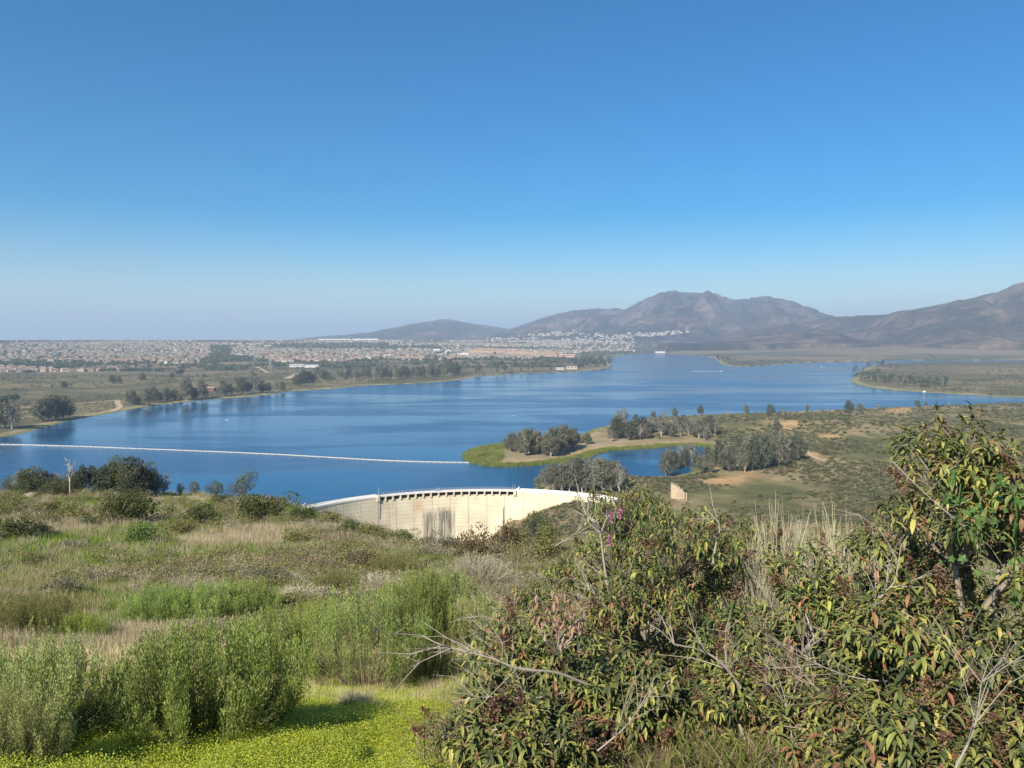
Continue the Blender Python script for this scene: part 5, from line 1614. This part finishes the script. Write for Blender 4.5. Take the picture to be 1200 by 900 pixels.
# ---- big sumac shrubs on the right: (px centre, distance, width px, top row)
def big(px, dist, wpx, top, seed, label, n_ros=330, parts=300, **kw):
    d = ray(px, 396); X = d[0] / d[1] * dist
    z0 = gz(X, dist); w = wpx / 900 * dist
    zt = CAM_Z - (top - 396) / 900 * dist - .18
    return sumac('sumac_shrub', X, dist, w, zt - z0, seed, label, n_ros, parts, gb=z0, **kw)
S1 = big(640, 6.0, 280, 722, 1, 'low dark sumac shrub beside the lime ground cover, overhung by a bare branch', 300)
S2 = big(755, 8.6, 290, 552, 2, 'tall yellow-tipped sumac shrub just right of the dam', 480)
S3 = big(995, 5.6, 320, 636, 3, 'broad dark sumac shrub with a tangle of bare branches in front', 430)
S4 = big(1165, 4.6, 370, 452, 4, 'tallest sumac shrub, cut by the right edge, rising to the far shore', 460)
S5 = big(660, 11.0, 150, 640, 5, 'small dark sumac shrub left of the tall dead stems, below the dam', 240, 0)
S6 = big(765, 13.0, 120, 540, 6, 'farther olive sumac shrub poking up in front of the lagoon', 260, 0)
S7 = big(1130, 3.8, 330, 790, 7, 'shadowy sumac shrub in the bottom right corner', 240, 300)
S8 = big(745, 5.4, 190, 755, 8, 'leafy sumac shrub at the bottom, right of the one by the ground cover', 280, 300)
S9 = big(1072, 8.0, 190, 545, 9, 'sumac shrub behind, between the pale dry broom and the tallest shrub', 260, 150)
S11 = big(600, 4.9, 230, 812, 11, 'low sumac shrub at the bottom edge, left of the leafy one', 220, 150)
S12 = big(900, 5.3, 230, 760, 12, 'low shadowy sumac shrub at the bottom under the bare branch tangle', 240, 150)
S13 = big(700, 7.4, 190, 650, 13, 'mid-height sumac shrub in front of the tall one, behind the reddish leaves', 240, 150)
S14 = big(858, 9.4, 165, 572, 14, 'yellow-tipped sumac shrub joining the tall one on its right side', 300, 0)
S10 = S14
S16 = big(872, 6.3, 140, 680, 16, 'small leafy sumac shrub in front of the dry brush gap', 130, 150)
S15 = big(1090, 4.8, 230, 640, 15, 'dark sumac shrub at the foot of the tallest one, left side', 240, 150)
dead_branch(S1[0], [(688, 802), (650, 786), (610, 786), (575, 770), (520, 758), (495, 745)], [5.2, 5.1, 5.0, 5.0, 5.0, 5.1], .016, 1, 16, label='pale bare branch reaching out to the left')
dead_branch(S1[0], [(660, 812), (620, 820), (580, 815), (530, 822)], [5.2, 5.1, 5.0, 5.1], .010, 2, 10)
dead_branch(S2[0], [(728, 732), (715, 700), (708, 665), (704, 625), (700, 612), (672, 598)], [7.6] * 6, .026, 3, 16, label='tall pale dead stem forking above the leaves')
dead_branch(S2[0], [(728, 732), (700, 700), (680, 680)], [7.5] * 3, .018, 4, 8)
dead_branch(S2[0], [(836, 660), (838, 640), (846, 615), (830, 600)], [7.6] * 4, .020, 5, 6)
dead_branch(S2[0], [(618, 760), (606, 735), (590, 728), (565, 722)], [7.2] * 4, .022, 12, 10, label='pale twisted dead branch left of the reddish leaves')
dead_branch(S2[0], [(618, 760), (590, 748), (565, 738)], [7.2] * 3, .018, 13, 8)
dead_branch(S3[0], [(1060, 765), (1040, 742), (1022, 728), (1030, 700), (1052, 680), (1050, 650), (1030, 620)], [4.6] * 7, .013, 6, 14, label='bare curving branch forking upwards')
dead_branch(S3[0], [(1060, 765), (1052, 800), (1062, 820), (1080, 850)], [4.6, 4.5, 4.4, 4.3], .013, 7, 6)
dead_branch(S3[0], [(1052, 800), (1000, 795), (960, 780), (930, 765)], [4.5] * 4, .009, 8, 16)
dead_branch(S3[0], [(1056, 822), (1010, 840), (965, 815), (940, 790)], [4.5] * 4, .009, 9, 14)
dead_branch(S3[0], [(1060, 765), (1090, 760), (1125, 755)], [4.5] * 3, .006, 10, 8)
dead_branch(S3[0], [(868, 806), (850, 780), (825, 762), (790, 755)], [5.2] * 4, .020, 11, 10, label='thick pale dead branch at the left of the shrub')
dead_branch(S3[0], [(1095, 850), (1140, 870), (1190, 890)], [4.2, 4.1, 4.0], .009, 14, 8)
dead_branch(S3[0], [(1068, 900), (1078, 860), (1095, 830)], [4.2] * 3, .010, 15, 6)
dead_branch(S4[0], [(1045, 540), (1080, 575), (1120, 610), (1160, 640)], [4.2] * 4, .007, 16, 8)
for i_, (S, a, b) in enumerate([(S8, (700, 880), (760, 810)), (S10, (880, 760), (905, 640)), (S7, (1120, 900), (1150, 800)), (S3, (930, 880), (900, 760)), (S2, (650, 640), (690, 600)), (S1, (530, 880), (600, 845))]):
    Dd = S[0].location[1] - .7
    dead_branch(S[0], [a, ((a[0] + b[0]) / 2 + 8, (a[1] + b[1]) / 2 + 4), b], [Dd] * 3, .009, 30 + i_, 12)

# reddish dead leaves hanging on one branch
def red_leaves(px0, px1, py0, py1, dist, n, parent, cols, seed, s=1.0, name='dead_leaf'):
    g = np.random.default_rng(seed)
    mes = []
    for c in cols:
        for v in range(2):
            TV, TF = LEAF_V[v]; c = np.array(c); mes.append(mesh_np('dead_leaf', TV, TF, leaf_cols(3, c, c * 1.2), M_SLEAF, True))
    base = np.array(parent.location)
    m = MB(); tips = []
    for k in range(max(3, n // 14)):
        p = at_y(g.uniform(px0, px1), g.uniform(py0, py1 - (py1 - py0) * .3), dist + g.normal() * .15) - base; tips.append(p)
        q = at_y((px0 + px1) / 2, py1 + 14, dist + .2) - base
        m.tube([q, (p + q) / 2 + g.normal(size=3) * .05, p], [.008, .006, .003], 4, (.40, .32, .26))
    for i in range(n):
        t = tips[i % len(tips)] + g.normal(size=3) * .06
        dd = np.array([[g.normal() * .8, g.normal() * .8, -.5 + g.normal() * .3]])
        Rm = frames(dd)[0]
        o = bpy.data.objects.new(name, mes[int(g.integers(0, len(mes)))])
        M = Matrix(Rm.tolist()).to_4x4(); M.translation = Vector(t); o.matrix_local = M @ Matrix.Scale(float(g.uniform(.8, 1.2) * s), 4)
        COL.objects.link(o); o.parent = parent
    obj('twigs', m.mesh('twigs', M_BARK), parent)
def red_spray(px0, px1, py0, py1, dist, n, cols, seed, label, s=1.0, group=None):
    p = at_y((px0 + px1) / 2, py1 + 10, dist)
    o = empty('dead_leaf_spray', (p[0], p[1], p[2]), label, 'dead leaves')
    red_leaves(px0, px1, py0, py1, dist, n, o, cols, seed, s)
red_leaves(618, 688, 704, 752, 5.1, 120, S1[0], [(.32, .17, .125), (.38, .23, .165), (.25, .135, .10)], 3, .66, 'dead_leaf')
red_leaves(936, 944, 700, 750, 4.5, 16, S3[0], [(.45, .17, .10)], 4, .42, 'dead_leaf')

# pink flower spikes
def pink(px, py, d, lab, seed):
    g = np.random.default_rng(seed); p = at_y(px, py + 60, d)
    o = empty('pink_flower', tuple(p), lab, 'flower'); h = 66 / 900 * d
    m = MB(); m.tube([(0, 0, -.2), (g.normal() * .02, 0, h * .6), (0, 0, h)], [.006, .004, .002], 4, (.12, .16, .05)); obj('stem', m.mesh('stem', M_LEAF), o)
    P = np.stack([g.normal(size=70) * .009, g.normal(size=70) * .009, h - .09 * g.random(70)], 1)
    V, F = cards_np(g, P, .008, .008)
    obj('blossom', mesh_np('blossom', V, F, np.repeat(mixc((.42, .12, .28), (.60, .28, .44), g.random(70)), 4, 0), M_LEAF), o)
pink(716, 605, 7.0, 'pink flower spike left of the tall sumac, upper one of the pair', 1)
pink(726, 601, 7.1, 'small pink flower spike, right of the upper pair', 2)
pink(714, 632, 6.9, 'lower pink flower spike beside the tall dead stem', 3)

# wild cucumber leaves, bright green, climbing in the right shrub
def vine():
    g = np.random.default_rng(8)
    p0 = at_y(1140, 640, 4.0); root = empty('climbing_vine', tuple(p0), 'bright green broad-leaved vine climbing through the tallest right-hand shrub', 'vine')
    V = [(0, 0, 0)]; n = 10
    for k in range(n):
        a = 2 * math.pi * k / n; r = .05 if k % 2 == 0 else .028
        V.append((r * math.cos(a), r * math.sin(a), .006 * math.sin(3 * a)))
    F = [(0, k + 1, (k + 1) % n + 1) for k in range(n)]
    me = mesh_np('leaf', np.array(V), np.array(F), np.array([(.10, .18, .04)] + [(.08, .15, .035)] * n), M_LEAF)
    pts = [(1126, 596), (1134, 604), (1142, 598), (1148, 610), (1158, 606), (1165, 618), (1196, 590), (1190, 584), (1182, 640), (1176, 560), (1120, 650), (1128, 560), (1188, 700), (1150, 660), (1160, 575), (1110, 588)]
    m = MB(); L = []
    for px, py in pts:
        q = at_y(px + g.normal() * 2, py + g.normal() * 2, 3.85 + g.normal() * .06) - p0; L.append(q)
        for _ in range(3):
            o = bpy.data.objects.new('leaf', me); o.location = q + g.normal(size=3) * .04
            o.rotation_euler = (1.1 + g.normal() * .3, g.normal() * .4, g.uniform(-.5, .5)); o.scale = (g.uniform(.32, .6),) * 3
            COL.objects.link(o); o.parent = root
    L = sorted(L, key=lambda q: q[0]); m.tube(smooth_poly(np.array(L), 1), .003, 4, (.10, .20, .04))
    obj('stem', m.mesh('stem', M_LEAF), root)
vine()

# ---- pale dry broom and dry stems
def dry_proto(seed, w, h, n, cols, r=.003, sub=3):
    """a twiggy dead shrub: curved stems from one foot, forking again and again"""
    g = np.random.default_rng(seed); m = MB()
    for k in range(n // 3):
        a = g.uniform(0, 6.283); q = g.random() ** .6
        b0 = np.array((math.cos(a) * q * w * .10, math.sin(a) * q * w * .10, -.04))
        out = np.array((math.cos(a), math.sin(a), 0)) * q * w * .5
        e = out + (0, 0, h * math.sqrt(max(.05, 1 - .8 * q * q)) * g.uniform(.5, 1.0))
        mid = b0 + (e - b0) * .5 + out * .12 + g.normal(size=3) * w * .03
        c = mixc(cols[0], cols[1], np.array(g.random()))
        m.tube([b0, mid, e], [r * 1.7, r * 1.2, r * .5], 3, c)
        d0 = (e - b0) / np.linalg.norm(e - b0)
        for _ in range(sub + 2):
            t = .25 + .7 * g.random(); s = mid * (1 - abs(2 * t - 1)) + (b0 if t < .5 else e) * abs(2 * t - 1)
            d_ = d0 + rand_dirs(g, 1)[0] * .75; L = h * g.uniform(.15, .38) * (1.2 - t)
            s1 = s + d_ * L * .6; s2 = s1 + (d_ + rand_dirs(g, 1)[0] * .5) * L * .5
            m.tube([s, s1, s2], [r * .9, r * .7, r * .35], 3, c * g.uniform(.8, 1.2))
            m.tube([s1, s1 + (d_ + rand_dirs(g, 1)[0] * .8) * L * .45], [r * .6, r * .3], 3, c * g.uniform(.8, 1.2))
    return m.mesh('stems', M_DRY)
DRY = [dry_proto(1, 1.6, 1.2, 520, [(.48, .41, .30), (.66, .58, .44)], .0046, 5), dry_proto(2, 1.6, 1.1, 240, [(.34, .28, .20), (.52, .44, .32)]), dry_proto(3, 1.6, 1.0, 240, [(.30, .22, .15), (.46, .35, .24)])]
def dry(k, px, py, wpx, hpx, label, rz=0.0, dist=None):
    if dist is None: b = hit(px, py)
    else:
        d = ray(px, py); X = d[0] / d[1] * dist; b = np.array((X, dist, gz(X, dist)))
        hpx = (CAM_Z - (py - hpx - 396) / 900 * dist - b[2]) / dist * 900
    o = obj('dry_shrub', DRY[k], None, tuple(b)); o.rotation_euler.z = rz + px; w = wpx / 900 * b[1]
    o.scale = (w / 1.6, w / 1.6, hpx / 900 * b[1] / 1.15 * .92)
    tag(o, label, 'dry shrub')
for k, px, py, w, h, lab, dd in [
    (0, 918, 690, 150, 128, 'big pale dry broom with upswept straw twigs, left one of the pair', 8.0), (0, 980, 690, 130, 118, 'big pale dry broom, right one of the pair', 8.3), (0, 1015, 665, 90, 56, 'pale dry broom partly behind the right-hand shrub', 12), (1, 888, 720, 110, 80, 'greyish dry brush below the pale brooms', 9), (2, 862, 780, 100, 80, 'brown dry brush in the gap between the two big shrubs', 7.4), (1, 905, 800, 90, 70, 'pale grey twigs low in the gap between shrubs', 6.8), (2, 845, 845, 110, 60, 'rusty brown dry brush low in the gap', 6),
    (1, 885, 740, 90, 90, 'dry grey-brown stems between the two big sumacs', 7.2), (2, 850, 720, 80, 70, 'brown dry twiggy shrub left of the dry grey stems', 7.8), (1, 1050, 690, 90, 70, 'dry tawny stems under the tallest shrub', 8),
    (1, 545, 715, 90, 50, 'dry bleached twigs right of the soft green bush', None), (0, 560, 690, 80, 50, 'pale dry broom in front of the brownish shrubs', None), (1, 610, 720, 70, 60, 'grey dry twigs behind the reddish leaves', None),
    (1, 690, 700, 110, 100, 'tangled grey dry twigs inside the shrubs below the dam', 8.5), (2, 820, 870, 100, 60, 'brown dry stems at the bottom between two sumacs', 5.4), (2, 760, 905, 90, 50, 'tawny dry stems along the bottom edge', 5.0),
    (2, 880, 880, 100, 70, 'rusty dry stems left of the yellow-green feathery bush', 5.2), (1, 1180, 860, 150, 120, 'bleached dry twigs in the bottom right corner', 4.6), (0, 415, 840, 60, 30, 'fallen straw stems on the lime ground cover', None),
    (1, 150, 895, 120, 22, 'heap of dry grass stalks at the bottom left', None), (1, 155, 704, 80, 34, 'whitish dry twigs above the low green row', None), (1, 225, 700, 70, 34, 'whitish dry twigs behind the dense green bush', None),
    (1, 20, 712, 80, 28, 'pale dry twigs at the left edge', None), (2, 100, 680, 100, 22, 'brown dry stems on the left slope', None), (0, 350, 712, 90, 26, 'pale dry stems left of the tall soft green bush', None),
    (1, 270, 672, 90, 20, 'dry grey stems in the middle of the slope', None), (0, 440, 700, 80, 30, 'straw-coloured dry stems above the broom-like bush', None), (1, 110, 850, 90, 60, 'pale bare twigs caught in the sagebrush', None)]:
    dry(k, px, py, w, h, lab, 0, dd)

# ---- uncountable cover of the near hill
def tuft_mesh(seed, n, h, sp, c0, c1, w=.006, bend=.25):
    g = np.random.default_rng(seed); V, F, C = [], [], []
    for k in range(n):
        x, y = g.normal(size=2) * sp; a = g.uniform(0, 6.28); hh = h * g.uniform(.5, 1.1); lx, ly = g.normal(size=2) * bend * hh
        dx, dy = math.cos(a) * w, math.sin(a) * w; i = len(V)
        V += [(x - dx, y - dy, -.02), (x + dx, y + dy, -.02), (x + dx * .7 + lx * .4, y + dy * .7 + ly * .4, hh * .6), (x - dx * .7 + lx * .4, y - dy * .7 + ly * .4, hh * .6), (x + lx, y + ly, hh), (x + lx, y + ly, hh)]
        F += [(i, i + 1, i + 2, i + 3), (i + 3, i + 2, i + 5, i + 4)]
        C += [mixc(c0, c1, np.array(g.random()))] * 6
    return mesh_np('tuft', np.array(V), np.array(F), np.array(C), M_DRY)
STRAW = ((.44, .36, .21), (.66, .56, .37)); DULL = ((.25, .215, .105), (.43, .37, .21)); PINKB = ((.40, .33, .22), (.56, .48, .34)); GRN = ((.12, .20, .03), (.26, .34, .06))
def hill_cover():
    g = np.random.default_rng(99)
    tufts = [proto('tuft', tuft_mesh(1, 70, .42, .16, *STRAW)), proto('tuft', tuft_mesh(2, 70, .36, .18, *DULL)), proto('tuft', tuft_mesh(3, 60, .45, .16, *PINKB)), proto('tuft', tuft_mesh(4, 70, .28, .18, *GRN))]
    n = 80000
    r = 1 / g.uniform(1 / 135, 1 / 9.0, n); px = g.uniform(-160, 1360, n); th = np.arctan((px - 600) / 900)
    X, Y = r * np.sin(th), r * np.cos(th); Z = ground_h(X, Y)
    q = fbm(X / 6, Y / 12, 3, 12); q2 = fbm(X / 3, Y / 3, 2, 14)
    ok = (Z > 30) & ~((r < 11.5) & (px > 620)) & ~((r < 19) & (px < 600) & (g.random(n) < .93))
    X, Y, Z, r, q, q2 = X[ok], Y[ok], Z[ok], r[ok], q[ok], q2[ok]
    gg = g.random(len(X))
    idx = np.where(q > .60, np.where(gg < .95, 1, 3), np.where(q2 > .55, np.where(gg < .6, 2, 0), np.where(gg < .85, 0, 1)))
    idx = np.where((r < 19) & (in_px(X, Y) < 600), 3, idx); idx = np.where((r < 13) & (in_px(X, Y) >= 600), np.where(gg < .5, 3, 1), idx)
    scatter('dry_grass', tufts, np.stack([X, Y, Z], 1), g.uniform(0, 6.28, len(X)), g.uniform(.5, 1.1, len(X)) * np.clip((r / 16) ** .4, .55, 1.5) * np.where(r < 14, .6, np.where(r > 25, 1.0, .8)), idx, 'straw-coloured and dull green grass covering the near slope', 'grass')
    # small low bushes between the grass
    sp = []
    for k, c in enumerate([OLIVE, [(.12, .12, .035), (.28, .26, .09)], [(.24, .20, .14), (.42, .36, .27)], [(.22, .16, .10), (.38, .30, .21)], [(.20, .20, .08), (.42, .40, .18)]]):
        gq = np.random.default_rng(500 + k)
        L = [((gq.normal() * .3, gq.normal() * .3, .2 + .2 * gq.random()), (.26, .26, .22)) for _ in range(7)]
        V, F, C = crown_np(gq, L, 700, .030, c, .3); sp.append(proto('low_bush', mesh_np('low_bush', V, F, C, M_LEAF)))
    n = 17000
    r = 1 / g.uniform(1 / 130, 1 / 14.0, n); px = g.uniform(-160, 1360, n); th = np.arctan((px - 600) / 900)
    X, Y = r * np.sin(th), r * np.cos(th); Z = ground_h(X, Y); den = fbm(X / 9, Y / 14, 3, 15)
    ok = (Z > 30) & (den > .45 + .22 * g.random(n)) & ~((r < 17) & (px < 640))
    X, Y, Z, r = X[ok], Y[ok], Z[ok], r[ok]
    u = fbm(X / 14, Y / 20, 3, 18)
    idx = np.where(u > .58, g.choice([0, 1, 4], len(X)), np.where(u > .46, g.choice([2, 2, 4, 3], len(X)), g.choice([2, 3, 4], len(X))))
    scatter('low_bushes', sp, np.stack([X, Y, Z], 1), g.uniform(0, 6.28, len(X)), g.uniform(.4, 1.1, len(X)) * np.clip((r / 25) ** .5, .8, 2.2), idx, 'low olive and grey-brown bushes merging across the near slope', 'bushes')
    # clover-like ground cover
    cl = []
    for k in range(3):
        gq = np.random.default_rng(520 + k); m = 340
        P = np.stack([gq.uniform(-.11, .11, m), gq.uniform(-.11, .11, m), gq.random(m) ** 2 * .11], 1)
        V, F = cards_np(gq, P, .0055, .0045, up=1.2)
        cl.append(proto('clover', mesh_np('clover', V, F, np.repeat(mixc((.28, .34, .03), (.42, .45, .05), gq.random(m)), 4, 0), M_LEAF)))
    n = 34000
    r = g.uniform(4.2, 18, n) ; px = g.uniform(-100, 720, n); th = np.arctan((px - 600) / 900)
    X, Y = r * np.sin(th), r * np.cos(th); Z = ground_h(X, Y); d_ = fbm(X / 1.3, Y / 1.3, 3, 25)
    ok = (d_ > .30) & ((r < 15) | (g.random(n) < .5))
    X, Y, Z = X[ok], Y[ok], Z[ok]
    scatter('clover', cl, np.stack([X, Y, Z], 1), g.uniform(0, 6.28, len(X)), g.uniform(.7, 1.3, len(X)), g.integers(0, 3, len(X)), 'bright lime-green low cover carpeting the ground between the front bushes', 'ground cover')
    # litter and tangled stems under the right-hand shrubs
    n = 5000
    tw = [proto('litter', tuft_mesh(9, 60, .22, .2, (.20, .14, .08), (.42, .33, .22), .004, .9)), proto('litter', tuft_mesh(10, 50, .25, .16, (.10, .13, .03), (.22, .26, .06), .006, .5)), proto('litter', tuft_mesh(11, 30, .16, .22, (.28, .22, .15), (.46, .38, .28), .003, 1.2))]
    r = 1 / g.uniform(1 / 13, 1 / 5.0, n); px = g.uniform(560, 1400, n); th = np.arctan((px - 600) / 900)
    X, Y = r * np.sin(th), r * np.cos(th); Z = ground_h(X, Y)
    scatter('undergrowth', tw, np.stack([X, Y, Z], 1), g.uniform(0, 6.28, len(X)), g.uniform(.7, 1.5, len(X)), g.choice([0, 0, 1, 2], len(X)), 'brown litter and tangled dry stems under the right-hand shrubs', 'undergrowth')
hill_cover()

def rocks():
    g = np.random.default_rng(4)
    for px, py, w, lab in [(346, 897, 14, 'small pinkish stone at the bottom edge on the lime cover'), (298, 899, 10, 'tiny brown stone at the bottom edge left of the pinkish one'), (36, 583, 16, 'pale flat rock at the top of the slope by the ridge thicket'), (124, 640, 12, 'small pale stone in the dry grass of the left slope')]:
        b = hit(px, py); s = w / 900 * b[1]
        d = rand_dirs(g, 60); d[:, 2] *= .55
        import bmesh
        bm = bmesh.new()
        for v in d * s * .5 * g.uniform(.8, 1.1, (60, 1)): bm.verts.new(v)
        bmesh.ops.convex_hull(bm, input=bm.verts)
        me = bpy.data.meshes.new('stone'); bm.to_mesh(me); bm.free(); me.materials.append(MATS.get('stone') or simple('stone', (.42, .33, .26), .9, .2, 6, 0, .4))
        tag(obj('stone', me, None, (b[0], b[1], b[2] + s * .1)), lab, 'stone')
rocks()
# ------------------------------------------------------------------ haze
def build_haze():
    m, nt, out = new_mat('haze')
    v = nn(nt, 'ShaderNodeVolumePrincipled', inp={'Density': HAZE_DENSITY, 'Anisotropy': 0.0, 'Color': (*HAZE_COLOR, 1)})
    nt.links.new(v.outputs[0], out.inputs['Volume'])
    b = MB()
    b.box((0, 0, (760 - 90) / 2), (140000, 140000, 850))
    o = obj('haze', b.mesh('haze', m))
    tag(o, 'pale blue haze in the air over the lake and town', 'haze', kind='stuff')
build_haze()
